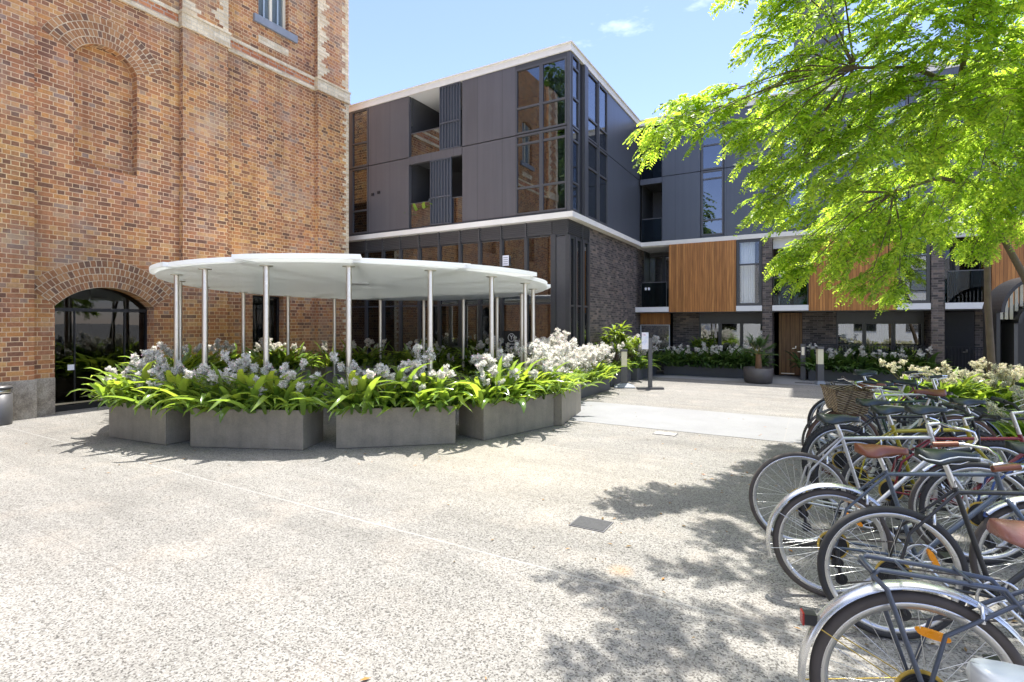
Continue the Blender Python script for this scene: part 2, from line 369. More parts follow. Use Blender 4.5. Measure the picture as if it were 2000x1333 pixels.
# ------------------------------------------------------------------ light, sky, camera
SUN_TO = Vector((-.004, .28, 1)).normalized()
w = bpy.data.worlds.new('World'); sc.world = w; w.use_nodes = True; nt = w.node_tree; nt.nodes.clear()
sky = nt.nodes.new('ShaderNodeTexSky'); sky.sky_type = 'NISHITA'; sky.sun_disc = False
sky.sun_elevation = math.asin(SUN_TO.z); sky.sun_rotation = math.atan2(SUN_TO.x, SUN_TO.y)
sky.air_density = .85; sky.dust_density = .2; sky.ozone_density = 3.0
tc = nt.nodes.new('ShaderNodeTexCoord'); mp = nt.nodes.new('ShaderNodeMapping'); mp.inputs['Scale'].default_value = (1,1,2.6)
nz = nt.nodes.new('ShaderNodeTexNoise'); nz.inputs['Scale'].default_value = 2.1; nz.inputs['Detail'].default_value = 7; nz.inputs['Roughness'].default_value = .6
cr = nt.nodes.new('ShaderNodeValToRGB'); cr.color_ramp.elements[0].position = .58; cr.color_ramp.elements[1].position = .8
cr.color_ramp.elements[1].color = (.8,.8,.8,1)
mx = nt.nodes.new('ShaderNodeMix'); mx.data_type = 'RGBA'; mx.inputs[7].default_value = (7,7.3,8,1)
bg = nt.nodes.new('ShaderNodeBackground'); bg.inputs[1].default_value = .115; wo = nt.nodes.new('ShaderNodeOutputWorld')
L = nt.links.new
L(tc.outputs['Generated'], mp.inputs[0]); L(mp.outputs[0], nz.inputs['Vector']); L(nz.outputs['Fac'], cr.inputs[0]); L(cr.outputs[0], mx.inputs[0])
tn = nt.nodes.new('ShaderNodeMix'); tn.data_type = 'RGBA'; tn.blend_type = 'MULTIPLY'; tn.inputs[0].default_value = 1; tn.inputs[7].default_value = (.92,.80,.90,1); L(sky.outputs[0], tn.inputs[6]); L(tn.outputs[2], mx.inputs[6]); # bright veil added to the unseen zenith for fill light, clear towards the horizon
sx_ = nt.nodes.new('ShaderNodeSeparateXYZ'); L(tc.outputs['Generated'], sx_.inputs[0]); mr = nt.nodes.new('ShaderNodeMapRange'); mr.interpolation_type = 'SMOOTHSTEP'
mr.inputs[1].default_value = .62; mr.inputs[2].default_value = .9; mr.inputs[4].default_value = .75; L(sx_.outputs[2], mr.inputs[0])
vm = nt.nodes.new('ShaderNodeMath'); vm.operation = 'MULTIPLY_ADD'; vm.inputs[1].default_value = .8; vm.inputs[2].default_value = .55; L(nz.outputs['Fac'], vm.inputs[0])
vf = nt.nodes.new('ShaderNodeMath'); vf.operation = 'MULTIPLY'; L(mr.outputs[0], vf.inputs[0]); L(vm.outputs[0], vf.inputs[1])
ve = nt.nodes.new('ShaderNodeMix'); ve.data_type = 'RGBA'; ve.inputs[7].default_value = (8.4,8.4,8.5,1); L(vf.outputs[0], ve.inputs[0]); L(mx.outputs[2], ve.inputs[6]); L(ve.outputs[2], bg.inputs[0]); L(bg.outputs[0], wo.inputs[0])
sl = bpy.data.lights.new('sun', 'SUN'); sl.energy = 2.85; sl.angle = R_(.53); sl.color = (1,.955,.88)
so = bpy.data.objects.new('sun', sl); COL.objects.link(so); so.rotation_euler = (-SUN_TO).to_track_quat('-Z','Y').to_euler(); so.location = (-2,12,30)
cd = bpy.data.cameras.new('camera'); cam = bpy.data.objects.new('camera', cd); COL.objects.link(cam); sc.camera = cam
cam.location = (0,0,1.6); cam.rotation_euler = (R_(90),0,R_(30)); cd.sensor_width = 36; cd.lens = 36*1020/2000; cd.shift_y = -.01825
cd.clip_end = 2000; cd.clip_start = .02
sc.view_settings.view_transform = 'Standard'; sc.view_settings.look = 'None'; sc.view_settings.gamma = 1; sc.view_settings.exposure = 1.86
sc.cycles.max_bounces = 8; sc.cycles.transparent_max_bounces = 16; sc.cycles.use_denoising = True

# ------------------------------------------------------------------ ground
structure(MB().quad((-400,-400,0),(400,-400,0),(400,400,0),(-400,400,0)).build('ground', M['ground']))
structure(MB().quad((-11.2,7.85,.004),(9,7.85,.004),(9,9.9,.004),(-11.2,9.9,.004)).build('path', M['strip']))
structure(MB().quad((-4.2,15.2,.004),(9,15.2,.004),(9,17.8,.004),(-4.2,17.8,.004)).build('pavement', M['strip']))

def cover(x, y, hx, hy, label, mat, lid=True):
    t = thing('drain_cover', label, 'drain cover', (x,y,0), 0)
    MB().box(-hx,hx,-hy,hy,.0005,.006).build('frame', M['rust'], t)
    MB().box(-hx+.012,hx-.012,-hy+.012,hy-.012,.0045,.009).build('lid', mat, t)
    return t
M['lid_dark'] = plain('speckled_lid', (.045,.046,.048), .6, var=.6, scale=60, bump=.6)
M['lid_pale'] = plain('pale_lid', (.38,.36,.33), .7, var=.3, scale=50)
cover(-1.525,3.9,.145,.115,'dark square drain cover set in the open pale paving', M['lid_dark'])
cover(-1.84,7.58,.16,.10,'pale concrete drain lid beside the smooth paving strip', M['lid_pale'])
g = thing('drain_grate', 'thin dark metal drain grate in front of the far bollard', 'drain grate', (-.03,15.72,0))
MB().box(-.4,.4,-.09,.09,.005,.012).build('frame', M['rust'], g)
b = MB()
for i in range(16): b.box(-.38+i*.05,-.36+i*.05,-.08,.08,.0125,.018)
b.build('grille', M['black'], g)

# ------------------------------------------------------------------ brick building
def arch_z(o, y):
    """height of an opening's head at y"""
    y0, y1, z0, zs, rise = o
    if not rise: return zs
    h = (y1-y0)/2; R = (h*h + rise*rise)/(2*rise); d = y - (y0+y1)/2
    return zs + rise - R + math.sqrt(max(0, R*R - d*d))
def wall_x(mb, X, y0, y1, z0, z1, ops, depth, n=14):
    ys = {y0, y1}
    for o in ops:
        k = n if o[4] else 1
        for i in range(k+1): ys.add(o[0] + (o[1]-o[0])*i/k)
    ys = sorted(ys)
    for a, b in zip(ys, ys[1:]):
        m = (a+b)/2; lo = z0
        cuts = sorted([o for o in ops if o[0] < m < o[1]], key=lambda o: o[2])
        la = lb = z0
        for o in cuts:
            if o[2] > z0 + 1e-6: mb.quad((X,a,la),(X,b,lb),(X,b,o[2]),(X,a,o[2]))
            la, lb = arch_z(o,a), arch_z(o,b)
        mb.quad((X,a,la),(X,b,lb),(X,b,z1),(X,a,z1))
    for o in ops:
        k = n if o[4] else 1; Y = [o[0] + (o[1]-o[0])*i/k for i in range(k+1)]
        for a, b in zip(Y, Y[1:]):
            za, zb = arch_z(o,a), arch_z(o,b)
            mb.quad((X,a,za),(X-depth,a,za),(X-depth,b,zb),(X,b,zb))
        for y, fl in ((o[0],0),(o[1],1)):
            q = [(X,y,o[2]),(X-depth,y,o[2]),(X-depth,y,o[3]),(X,y,o[3])]
            mb.quad(*(q if fl else q[::-1]))
        if o[2] > z0: mb.quad((X,o[0],o[2]),(X,o[1],o[2]),(X-depth,o[1],o[2]),(X-depth,o[0],o[2]))
def arch_ring(mb, X, yc, zc, R0, R1, a0, a1, depth, n=28):
    """segmental ring of rowlock bricks, uv in metres"""
    P = []
    for i in range(n+1):
        a = a0 + (a1-a0)*i/n; P.append((math.cos(a), math.sin(a), a*(R0+R1)/2))
    for (c0,s0,u0),(c1,s1,u1) in zip(P, P[1:]):
        q = [(X,yc-R0*c0,zc+R0*s0),(X,yc-R0*c1,zc+R0*s1),(X,yc-R1*c1,zc+R1*s1),(X,yc-R1*c0,zc+R1*s0)]
        mb.quad(*q, uv=[(u0,0),(u1,0),(u1,R1-R0),(u0,R1-R0)])
        mb.quad((X,yc-R1*c0,zc+R1*s0),(X,yc-R1*c1,zc+R1*s1),(X-depth,yc-R1*c1,zc+R1*s1),(X-depth,yc-R1*c0,zc+R1*s0), uv=[(u0,0),(u1,0),(u1,.1),(u0,.1)])
def ring_for(mb, X, o, th, depth):
    h = (o[1]-o[0])/2; R = (h*h + o[4]**2)/(2*o[4]); a = math.asin(h/R)
    arch_ring(mb, X, (o[0]+o[1])/2, o[3]+o[4]-R, R, R+th, math.pi/2-a, math.pi/2+a, depth)

XW, XP = -11.43, -11.30          # wall face and pilaster face
YN, YF, ZT = -1.75, 10.40, 13.2
brick = thing('brick_building', 'tall old brown brick warehouse with arched glass entrance and cream corner bricks', 'building', (-14,4.6,0), world=True)
DOOR = (3.89,5.47,0,1.89,.36); SIDE = (7.59,8.42,0,2.24,0); NICHE = (4.16,5.17,4.45,6.42,.33)
WIN = (7.74,8.56,8.88,10.7,.12); BLD = [(.6,1.9,0,1.89,.3),(.75,1.75,4.45,6.42,.33),(.8,1.7,8.88,10.7,.12)]
mb = MB(); wall_x(mb, XW, YN, YF-.02, 0, ZT, [DOOR, SIDE, NICHE, WIN] + BLD, .34)
mb.quad((XW,YF-.02,0),(-22,YF-.02,0),(-22,YF-.02,ZT),(XW,YF-.02,ZT)); mb.quad((-22,YN,0),(XW,YN,0),(XW,YN,ZT),(-22,YN,ZT))
mb.quad((XW,YN,ZT),(XW,YF-.02,ZT),(-22,YF-.02,ZT),(-22,YN,ZT)); mb.quad((-22,YF-.02,0),(-22,YN,0),(-22,YN,ZT),(-22,YF-.02,ZT))
mb.build('wall', M['brick'], brick)
for a, b in ((-1.75,-.75),(2.5,3.575),(5.95,6.92),(9.35,10.40)):
    p = MB()
    p.box(XW-.01,XP,a,b,.0,7.74)
    p.box(XW-.01,XP,a,b,8.05,ZT)
    p.build('pilaster', M['brick'], brick)
    m = MB(); m.box(XW-.01,XP+.035,a-.03,b+.03,7.74,8.0); m.box(XW-.01,XP+.055,a-.045,b+.045,8.0,8.05); m.box(XW-.01,XP+.05,a-.04,b+.04,7.715,7.74)
    m.build('pilaster_band', M['brick_cream'], brick)
for a, b in ((-.72,2.47),(3.61,5.915),(6.955,9.315)):
    m = MB(); m.box(XW-.01,XW+.05,a,b,7.715,7.80); m.box(XW-.01,XW+.055,a,b,7.975,8.05); m.build('string_course', M['brick_cream'], brick)
    m = MB(); m.box(XW-.01,XW+.03,a,b,7.80,7.975); m.build('brick_frieze', M['brick_red'], brick)
# toothed cream quoins
def quoin(ys, face, z0, z1, dirn, seed, sets=(.10,.17,.25,.33,.22)):
    m = MB(); z = z0; k = seed
    while z < z1-.08:
        wd = sets[k % len(sets)]
        m.box(XP-.006,face,ys,ys+dirn*wd,z+.004,z+.082); z += .086; k += 1
    return m.build('quoin', M['brick_cream'], brick)
f = XP+.004
quoin(10.404,f,.65,7.7,-1,0,(.10,.16,.10,.22)); quoin(10.404,f,8.06,ZT,-1,1,(.12,.12,.24,.24)); quoin(9.346,f,8.06,ZT,1,0,(.12,.2,.3,.38,.26))
quoin(5.946,f,8.06,ZT,1,2,(.12,.2,.3,.38,.26)); quoin(6.924,f,8.06,ZT,-1,0,(.12,.2,.3,.38,.26))
quoin(-1.754,f,.65,7.7,1,0,(.16,.26,.16,.32)); quoin(-1.754,f,8.06,ZT,1,0,(.12,.2,.3,.38,.26)); quoin(-.746,f,8.06,ZT,-1,0,(.12,.2,.3,.38,.26))
# bluestone plinth
for a, b, x in ((2.48,3.60,XP+.03),(3.60,3.885,XW+.035),(5.475,5.93,XW+.035),(5.93,6.94,XP+.03),(6.94,7.585,XW+.035),(8.425,9.33,XW+.035),(9.33,10.42,XP+.03),(-1.77,-.74,XP+.03),(-.74,.595,XW+.035),(1.905,2.48,XW+.035)):
    MB().box(XW-.30 if a in (3.60,) else XW-.005,x,a,b,0,.64).build('plinth', M['stone'], brick)
# arches
for o, th in ((DOOR,.50),(NICHE,.50),(BLD[0],.5),(BLD[1],.5),(WIN,.24),(BLD[2],.24)):
    m = MB(); ring_for(m, XW+.006, o, th, .02); m.build('arch', M['brick_arch'], brick)
for a, b in ((NICHE[0]-.1,NICHE[1]+.1),(.65,1.85)): MB().box(XW-.34,XW-.20,a,b,4.4,6.85).build('niche_back', M['brick'], brick)
# upper window with louvred shutters
for y0, y1 in ((WIN[0],WIN[1]),(.8,1.7)):
    fr = MB()
    for a, b in ((y0,y0+.07),(y1-.07,y1),((y0+y1)/2-.035,(y0+y1)/2+.035)): fr.box(XW-.2,XW-.12,a,b,8.88,10.85)
    fr.box(XW-.2,XW-.12,y0+.07,y1-.07,8.88,8.95)
    wf = fr.build('window', M['cream_paint'], brick)
    for a, b in ((y0+.075,(y0+y1)/2-.04),((y0+y1)/2+.04,y1-.075)):
        s = MB()
        for i in range(36): s.quad((XW-.13,a,8.955+i*.05),(XW-.13,b,8.955+i*.05),(XW-.17,b,9.0+i*.05),(XW-.17,a,9.0+i*.05))
        s.box(XW-.20,XW-.18,a,b,8.95,10.8); s.box(XW-.125,XW-.115,(a+b)/2-.02,(a+b)/2+.02,8.95,10.75)
        s.build('shutter', M['shutter'], wf)
    MB().box(XW-.2,XW+.07,y0-.14,y1+.22,8.70,8.877).build('window_sill', M['sill'], brick)
    MB().box(XW-.01,XW+.006,y0,y1,8.27,8.45).build('cream_panel', M['brick_cream'], brick)
# arched entrance
def entrance(o, arched):
    y0, y1 = o[0], o[1]; X = XW-.30
    fr = MB(); zt = o[3]-.09
    for a, b in ((y0,y0+.025),(y0+.38,y0+.395),(y1-.40,y1-.385),(y1-.025,y1)): fr.box(X-.03,X+.03,a,b,.10,zt)
    fr.box(X-.035,X+.035,y0,y1,zt,zt+.06); fr.box(X-.03,X+.03,y0,y1,0,.10)
    d = fr.build('glass_door', M['black'], brick)
    MB().box(X-.004,X+.004,y0+.05,y1-.05,.10,zt).build('pane', M['glass_door'], d)
    if arched:
        p = MB(); Y = [y0+(y1-y0)*i/14 for i in range(15)]
        for a, b in zip(Y, Y[1:]): p.quad((X,a,zt+.06),(X,b,zt+.06),(X,b,arch_z(o,b)),(X,a,arch_z(o,a)))
        p.build('fanlight', M['glass_door'], d)
    MB().box(X+.031,X+.036,y0+.02,y1-.02,.12,.15).build('kick_strip', M['steel'], d)
    return d
d = entrance(DOOR, True); MB().box(XW-.285,XW-.28,4.17,4.27,.73,.83).build('notice', M['paper'], brick)
entrance(BLD[0], True)
fr = MB(); X = XW-.2
fr.box(X-.03,X+.03,7.59,7.64,0,2.23); fr.box(X-.03,X+.03,8.37,8.42,0,2.23); fr.box(X-.03,X+.03,7.98,8.02,0,2.19); fr.box(X-.03,X+.03,7.64,8.37,2.19,2.23)
d = fr.build('side_door', M['black'], brick); MB().box(X-.004,X+.004,7.64,8.37,0.02,2.19).build('pane', M['glass_door'], d)
# dark lobby behind the doors
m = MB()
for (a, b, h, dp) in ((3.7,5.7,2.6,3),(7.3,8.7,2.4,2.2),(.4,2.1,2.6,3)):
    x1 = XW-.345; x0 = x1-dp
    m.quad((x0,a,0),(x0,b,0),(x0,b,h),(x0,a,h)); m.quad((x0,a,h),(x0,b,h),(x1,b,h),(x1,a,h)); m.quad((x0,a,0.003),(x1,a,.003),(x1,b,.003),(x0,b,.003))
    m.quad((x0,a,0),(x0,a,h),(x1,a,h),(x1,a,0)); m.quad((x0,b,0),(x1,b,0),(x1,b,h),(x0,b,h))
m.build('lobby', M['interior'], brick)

# ------------------------------------------------------------------ apartment building
apt = thing('apartment_building', 'modern dark clad apartment building with pale concrete slabs and orange timber boxes', 'building', (-5,16.7,0), world=True)
def P(name, mat, *boxes, parent=None):
    m = MB()
    for b in boxes: m.box(*b)
    return m.build(name, M[mat], parent or apt)
def window(axis, at, a0, a1, z0, z1, fw=.035, transoms=(), gl='glass', fm='frame_grey', dp=.06, blind=None, parent=None):
    """framed window in a wall whose outside faces -axis (y) or +axis (x)"""
    m = MB(); s = -1 if axis == 'y' else 1
    def bx(mm, p0, p1, q0, q1, d0, d1):
        lo, hi = sorted((at+s*d0, at+s*d1))
        if axis == 'y': mm.box(p0,p1,lo,hi,q0,q1)
        else: mm.box(lo,hi,p0,p1,q0,q1)
    bx(m,a0,a0+fw,z0,z1,-dp,.012); bx(m,a1-fw,a1,z0,z1,-dp,.012); bx(m,a0+fw,a1-fw,z0,z0+fw,-dp,.012); bx(m,a0+fw,a1-fw,z1-fw,z1,-dp,.012)
    for t in transoms: bx(m,a0+fw,a1-fw,t-.022,t+.022,-dp,.010)
    wd = m.build('window', M[fm], parent or apt)
    p = MB(); bx(p,a0+fw,a1-fw,z0+fw,z1-fw,-.03,-.022); p.build('pane', M[gl], wd)
    if blind:
        q = MB(); c0, c1 = blind; n = 26
        for i in range(n):
            x0 = c0+(c1-c0)*i/n; x1 = c0+(c1-c0)*(i+1)/n
            o0 = .16+.02*math.sin(i*1.9); o1 = .16+.02*math.sin((i+1)*1.9)
            if axis == 'y': q.quad((x0,at+o0,z0+.02),(x1,at+o1,z0+.02),(x1,at+o1,z1-.03),(x0,at+o0,z1-.03))
            else: q.quad((at-o0,x0,z0+.02),(at-o1,x1,z0+.02),(at-o1,x1,z1-.03),(at-o0,x0,z1-.03))
        q.build('curtain', M['curtain'], wd)
    return wd
YU, XU = 11.2, -4.9          # upper cladding: front face and side face
YL, XL = 11.3, -5.0          # lower glazing: front face and side face
YR = 16.7                    # right wing front
XE = 9.0                     # right end
# slabs (L shaped) and roof
def Lslab(name, mat, z0, z1, ov, yr):
    pts = [(-15,YU-ov),(XU+ov,YU-ov),(XU+ov,yr),(XE,yr),(XE,24),(-15,24)]
    return MB().prism(pts, z0, z1).build(name, M[mat], apt)
Lslab('floor_slab', 'fascia', 4.04, 4.17, .10, YR-.02)
Lslab('roof_slab', 'fascia', 7.93, 8.09, .03, YR-.02)
MB().prism([(-15,YU-.07),(XU+.07,YU-.07),(XU+.07,YR-.06),(XE,YR-.06),(XE,24),(-15,24)], 8.09, 8.115).build('roof_flashing', M['fascia'], apt)
for x, y in ((-9.3,11.9),(-6.3,12.1)): P('roof_vent', 'white', (x-.3,x+.3,y,y+.4,8.115,8.24))
MB().prism([(-15,YU+.12),(XU-.12,YU+.12),(XU-.12,YR+.12),(XE,YR+.12),(XE,24),(-15,24)], 6.10, 6.20).build('middle_floor', M['interior'], apt)
P('core_wall', 'interior', (-15,-6.7,13.0,24,0,4.04), (-6.7,XE,18.45,24,0,4.04), (-15,-6.7,13.0,24,4.17,6.10), (-6.7,XE,18.45,24,4.17,6.10), (-15,-6.7,13.0,24,6.20,7.93), (-6.7,XE,18.45,24,6.20,7.93))
# --- front wing, upper floors
def panel(x0, x1, z0, z1, mat='panel', y=YU): return P('wall_panel', mat, (x0,x1,y,y+.12,z0,z1))
P('base_rail', 'panel_blue', (-15,XU-.06,YU+.02,YU+.1,4.171,4.23))
for z0, z1 in ((4.235,6.19),(6.215,7.925)):
    panel(-15,-12.04,z0,z1); panel(-11.34,-9.80,z0,z1); panel(-7.97,-6.37,z0,z1)
window('y',YU,-12.03,-11.35,6.215,7.92,.05,(6.93,)); window('y',YU,-12.03,-11.35,4.235,6.19,.05,(4.92,))
P('exhaust_vent', 'black', (-11.22,-11.12,YU-.02,YU-.001,5.30,5.38)); P('exhaust_vent', 'black', (-10.98,-10.88,YU-.02,YU-.001,5.33,5.41))
# balconies
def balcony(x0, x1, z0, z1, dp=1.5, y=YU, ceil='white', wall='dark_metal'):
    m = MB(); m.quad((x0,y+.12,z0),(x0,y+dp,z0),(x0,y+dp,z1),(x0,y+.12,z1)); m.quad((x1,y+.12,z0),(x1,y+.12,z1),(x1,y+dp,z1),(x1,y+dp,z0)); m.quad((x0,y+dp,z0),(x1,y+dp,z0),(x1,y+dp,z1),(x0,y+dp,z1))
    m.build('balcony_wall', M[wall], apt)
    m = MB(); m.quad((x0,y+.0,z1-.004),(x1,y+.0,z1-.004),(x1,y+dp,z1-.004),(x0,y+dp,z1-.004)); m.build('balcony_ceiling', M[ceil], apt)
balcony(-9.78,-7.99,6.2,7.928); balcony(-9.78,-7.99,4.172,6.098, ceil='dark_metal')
P('spandrel', 'panel', (-9.79,-7.98,YU-.01,YU+.1,6.0,6.21))
def louvre(x0, x1, z0, z1):
    m = MB(); m.box(x0,x1,YU+.03,YU+.04,z0,z1); n = max(3,int((x1-x0)/.085)); mid = z0+(z1-z0)*.42
    for i in range(n+1):
        x = x0+(x1-x0)*i/n; m.box(x-.012,x+.012,YU-.015,YU+.03,z0,z1)
    m.box(x0,x1,YU-.02,YU+.03,mid-.02,mid+.02); m.box(x0,x1,YU-.018,YU+.03,z0,z0+.03); m.box(x0,x1,YU-.018,YU+.03,z1-.03,z1)
    return m.build('louvre_screen', M['panel_blue'], apt)
louvre(-8.70,-8.04,6.215,7.92); louvre(-9.02,-8.34,4.235,5.995)
def rail(x0, x1, z0, z1, y=YU+.05, gl='glass_rail_dark', posts=3):
    m = MB(); m.box(x0,x1,y-.012,y+.012,z1-.02,z1+.005)
    for i in range(posts):
        x = x0+(x1-x0)*i/(posts-1); m.box(x-.01,x+.01,y+.006,y+.026,z0,z1)
    r = m.build('balustrade', M['frame_grey'], apt); MB().box(x0,x1,y-.004,y+.004,z0+.01,z1-.02).build('glass_panel', M[gl], r); return r
rail(-9.74,-8.72,6.215,6.87); rail(-9.74,-9.03,4.235,4.92); rail(-8.33,-8.0,4.235,4.92, posts=2)
# corner glazing, front
for x0, x1 in ((-6.365,-5.66),(-5.655,-4.99)):
    g_ = 'glass' if x0 < -6 else 'glass_mid'
    window('y',YU,x0,x1,6.215,7.82,.045,(6.85,),gl=g_,blind=None if x0 < -6 else (x0+.25,x1-.08)); window('y',YU,x0,x1,4.235,6.19,.045,(4.89,5.96),gl=g_,blind=None if x0 < -6 else (x0+.32,x1-.12))
P('head_trim', 'dark_metal', (-6.365,-4.99,YU+.0,YU+.1,7.825,7.925))
P('corner_post', 'frame_grey', (-4.985,XU,YU,YU+.08,4.172,7.925))
# --- wing side (faces +x)
window('x',XU,11.29,11.72,6.215,7.90,.04,(7.62,6.9)); window('x',XU,11.29,11.72,4.235,6.19,.04,(4.9,5.9))
P('fin', 'frame_grey', (XU-.1,XU+.05,11.98,12.20,4.172,7.926)); P('wall_panel', 'black', (XU-.1,XU-.03,11.725,11.98,4.172,7.92))
for y0, y1 in ((12.22,12.98),(13.05,13.72)):
    window('x',XU,y0,y1,6.215,7.90,.04,(6.75,)); window('x',XU,y0,y1,4.235,6.19,.04,(5.5,))
P('fin', 'frame_grey', (XU-.1,XU+.03,12.985,13.045,4.172,7.926))
for z0, z1 in ((4.172,6.2),(6.22,7.926)): P('wall_panel', 'panel_blue', (XU-.12,XU,13.75,16.9,z0,z1))
P('base_rail', 'panel_blue', (XU-.1,XU-.02,11.29,13.72,4.171,4.23))
# --- lower front glazing
mull = [-14.3,-13.4,-12.48,-11.54,-10.86,-10.2,-9.51,-8.81,-8.11,-7.49,-6.83,-6.12,-5.40]
for x in mull[:-1]: P('mullion', 'dark_metal', (x-.036,x+.036,YL-.03,YL+.05,0,3.70)); 
P('corner_post', 'dark_metal', (-5.40-.04,-5.31,YL-.03,YL+.05,0,3.70)); P('wall_panel', 'frame_grey', (-5.30,-5.03,YL-.01,YL+.05,0,3.64))
for a, b in zip(mull, mull[1:]):
    window('y',YL,a+.038,b-.038,.02,3.68,.014,(2.06,),fm='dark_metal')
    lv = MB()
    for i in range(7): lv.box(a+.02,b-.02,YL-.02,YL+.0,3.725+i*.046,3.752+i*.046)
    lv.box(a+.02,b-.02,YL+.01,YL+.03,3.70,4.035); lv.box(a-.018,a+.018,YL-.05,YL+.0,3.70,4.035)
    lv.build('louvre_band', M['frame_grey'], apt)
lv = MB()
for i in range(7): lv.box(-5.41,XL+.02,YL-.02,YL,3.725+i*.046,3.752+i*.046); lv.box(XL,XL+.02,YL,12.62,3.725+i*.046,3.752+i*.046)
lv.box(-5.41,XL-.02,YL+.01,YL+.03,3.66,4.035); lv.box(XL-.04,XL-.02,YL+.03,12.62,3.66,4.035); lv.box(XL-.03,XL+.03,12.10,12.16,3.68,4.03)
lv.build('louvre_band', M['dark_metal'], apt)
# posters and papers on the glass
pst = thing('window_poster', 'black poster with a white ringed letter Y standing in the ground floor window', 'poster', (-6.52,YL-.02,.8), world=True)
MB().box(-6.75,-6.29,YL-.032,YL-.018,.80,1.385).build('board', M['black'], pst)
m = MB(); N = 40
for i in range(N):
    a, b = 2*math.pi*i/N, 2*math.pi*(i+1)/N; y = YL-.036
    m.quad(*[(-6.52+r*math.cos(t), y, 1.22+r*math.sin(t)) for r, t in ((.088,a),(.088,b),(.103,b),(.103,a))])
m.build('ring_logo', M['paper'], pst)
def text(s, size, loc, mat, parent, rot=(R_(90),0,0), name='lettering', org=(0,0,0)):
    cu = bpy.data.curves.new('t', 'FONT'); cu.body = s; cu.size = size; cu.align_x = 'CENTER'; cu.align_y = 'CENTER'; cu.offset = size*.012
    o = bpy.data.objects.new('t', cu); COL.objects.link(o); bpy.context.view_layer.update()
    me = bpy.data.meshes.new_from_object(o.evaluated_get(bpy.context.evaluated_depsgraph_get())); bpy.data.objects.remove(o)
    me.materials.clear(); me.materials.append(M[mat]); r = link(name, me, parent); r.location = Vector(loc)-Vector(org); r.rotation_euler = rot; return r
text('Y', .15, (-6.52,YL-.036,1.22), 'paper', pst, org=ORG[pst.name]); text('YORKSHIRE', .056, (-6.52,YL-.036,1.055), 'paper', pst, org=ORG[pst.name])
def sheet(label, x0, x1, z0, z1):
    t = thing('paper_notice', label, 'notice', ((x0+x1)/2,YL-.02,z0), world=True)
    MB().box(x0,x1,YL-.030,YL-.019,z0,z1).build('sheet', M['paper'], t)
    lines = MB()
    for i in range(4): lines.box(x0+.02,x1-.03,YL-.0325,YL-.031,z1-.06-i*(z1-z0)*.2,z1-.05-i*(z1-z0)*.2)
    lines.build('print', M['frame_grey'], t)
sheet('white notice sheet on the ground floor glass left of the black poster', -7.06,-6.90,.98,1.26)
sheet('white paper sheet high on the glass above the canopy', -6.78,-6.6,3.02,3.28)
for x in (-11.05,-10.72):
    t = thing('pendant_lamp', 'white tube pendant lamp hanging inside the glazed ground floor, %s' % ('left of the pair' if x < -11 else 'right of the pair'), 'lamp', (x,11.9,1.7))
    m = MB().lathe([(.05,0),(.075,.05),(.075,.62),(.03,.66)], n=16); m.build('shade', M['paper'], t); MB().tube((0,0,.66),(0,0,2.33),.008).build('cord', M['black'], t)
# --- lower side wall
for y0, y1 in ((11.36,11.66),(11.76,12.12),(12.20,12.58)): window('x',XL,y0,y1,.02,3.64,.03,(2.0,),fm='dark_metal',gl='glass_mid',blind=(y0+.06,y0+.2))
for y in (11.32,11.71,12.16): P('mullion', 'dark_metal', (XL-.06,XL+.05,y-.04,y+.04,0,3.66))
P('brick_wall', 'brick_dark', (XL-.2,XL,12.66,18.45,0,4.04)); P('corner_post', 'frame_grey', (XL-.05,XL+.015,12.60,12.655,0,4.04))
# --- right wing, upper floors
def rp(x0, x1, z0, z1): return P('wall_panel', 'panel_blue', (x0,x1,YR,YR+.12,z0,z1))
for z0, z1, zc in ((4.172,6.10,4.93),(6.20,7.93,7.0)):
    balcony(-4.84,-4.17,z0,z1,1.5,YR,'dark_metal'); rail(-4.82,-4.19,z0,zc,YR+.06,'glass_rail',2)
P('spandrel', 'panel_blue', (-4.85,-4.16,YR-.01,YR+.1,6.03,6.2))
xs = [(-4.15,-2.99,'p'),(-2.97,-2.33,'w'),(-2.31,-.80,'p'),(-.78,-.15,'w'),(-.13,1.4,'p'),(1.42,2.1,'w'),(2.12,3.6,'p'),(3.62,4.3,'w'),(4.32,5.9,'p'),(5.92,6.6,'w'),(6.62,9,'p')]
for x0, x1, k in xs:
    if k == 'p':
        for z0, z1 in ((4.172,6.205),(6.225,7.926)): rp(x0,x1,z0,z1)
    else:
        window('y',YR,x0,x1,6.225,7.92,.05,(6.97,),gl='glass_mid'); window('y',YR,x0,x1,4.235,6.205,.05,(4.7,5.95),gl='glass_mid', blind=(x0+.35,x1-.06) if x0 > -1 else (x0+.08,x0+.2))
        P('base_rail', 'panel_blue', (x0,x1,YR+.02,YR+.1,4.171,4.23))
# --- right wing, first floor
YG = 17.6                    # ground floor wall, set back
P('first_floor_ceiling', 'white', (XL+.005,XE,YR+.1,18.4,4.02,4.038))
def timberbox(x0, x1): return P('timber_box', 'timber', (x0,x1,YR-.05,YR+.9,1.92,4.035))
def pillar(x0, x1): return P('brick_pillar', 'brick_dark', (x0,x1,YR-.03,YR+1.0,0,4.03))
def bslab(x0, x1, y0=YR-.06): return P('balcony_slab', 'white', (x0,x1,y0,18.4,1.93,2.085))
timberbox(-3.93,-1.985); timberbox(-.115,1.86); timberbox(3.72,5.7); timberbox(7.6,9)
pillar(-1.28,-1.03); pillar(2.57,2.83); pillar(6.4,6.66)
bslab(XL+.005,-3.94); bslab(-1.98,-1.29,YR-.04); bslab(-1.02,-.12); bslab(1.87,2.56,YR-.04); bslab(2.84,3.71); bslab(5.71,6.39,YR-.04); bslab(6.67,7.59)
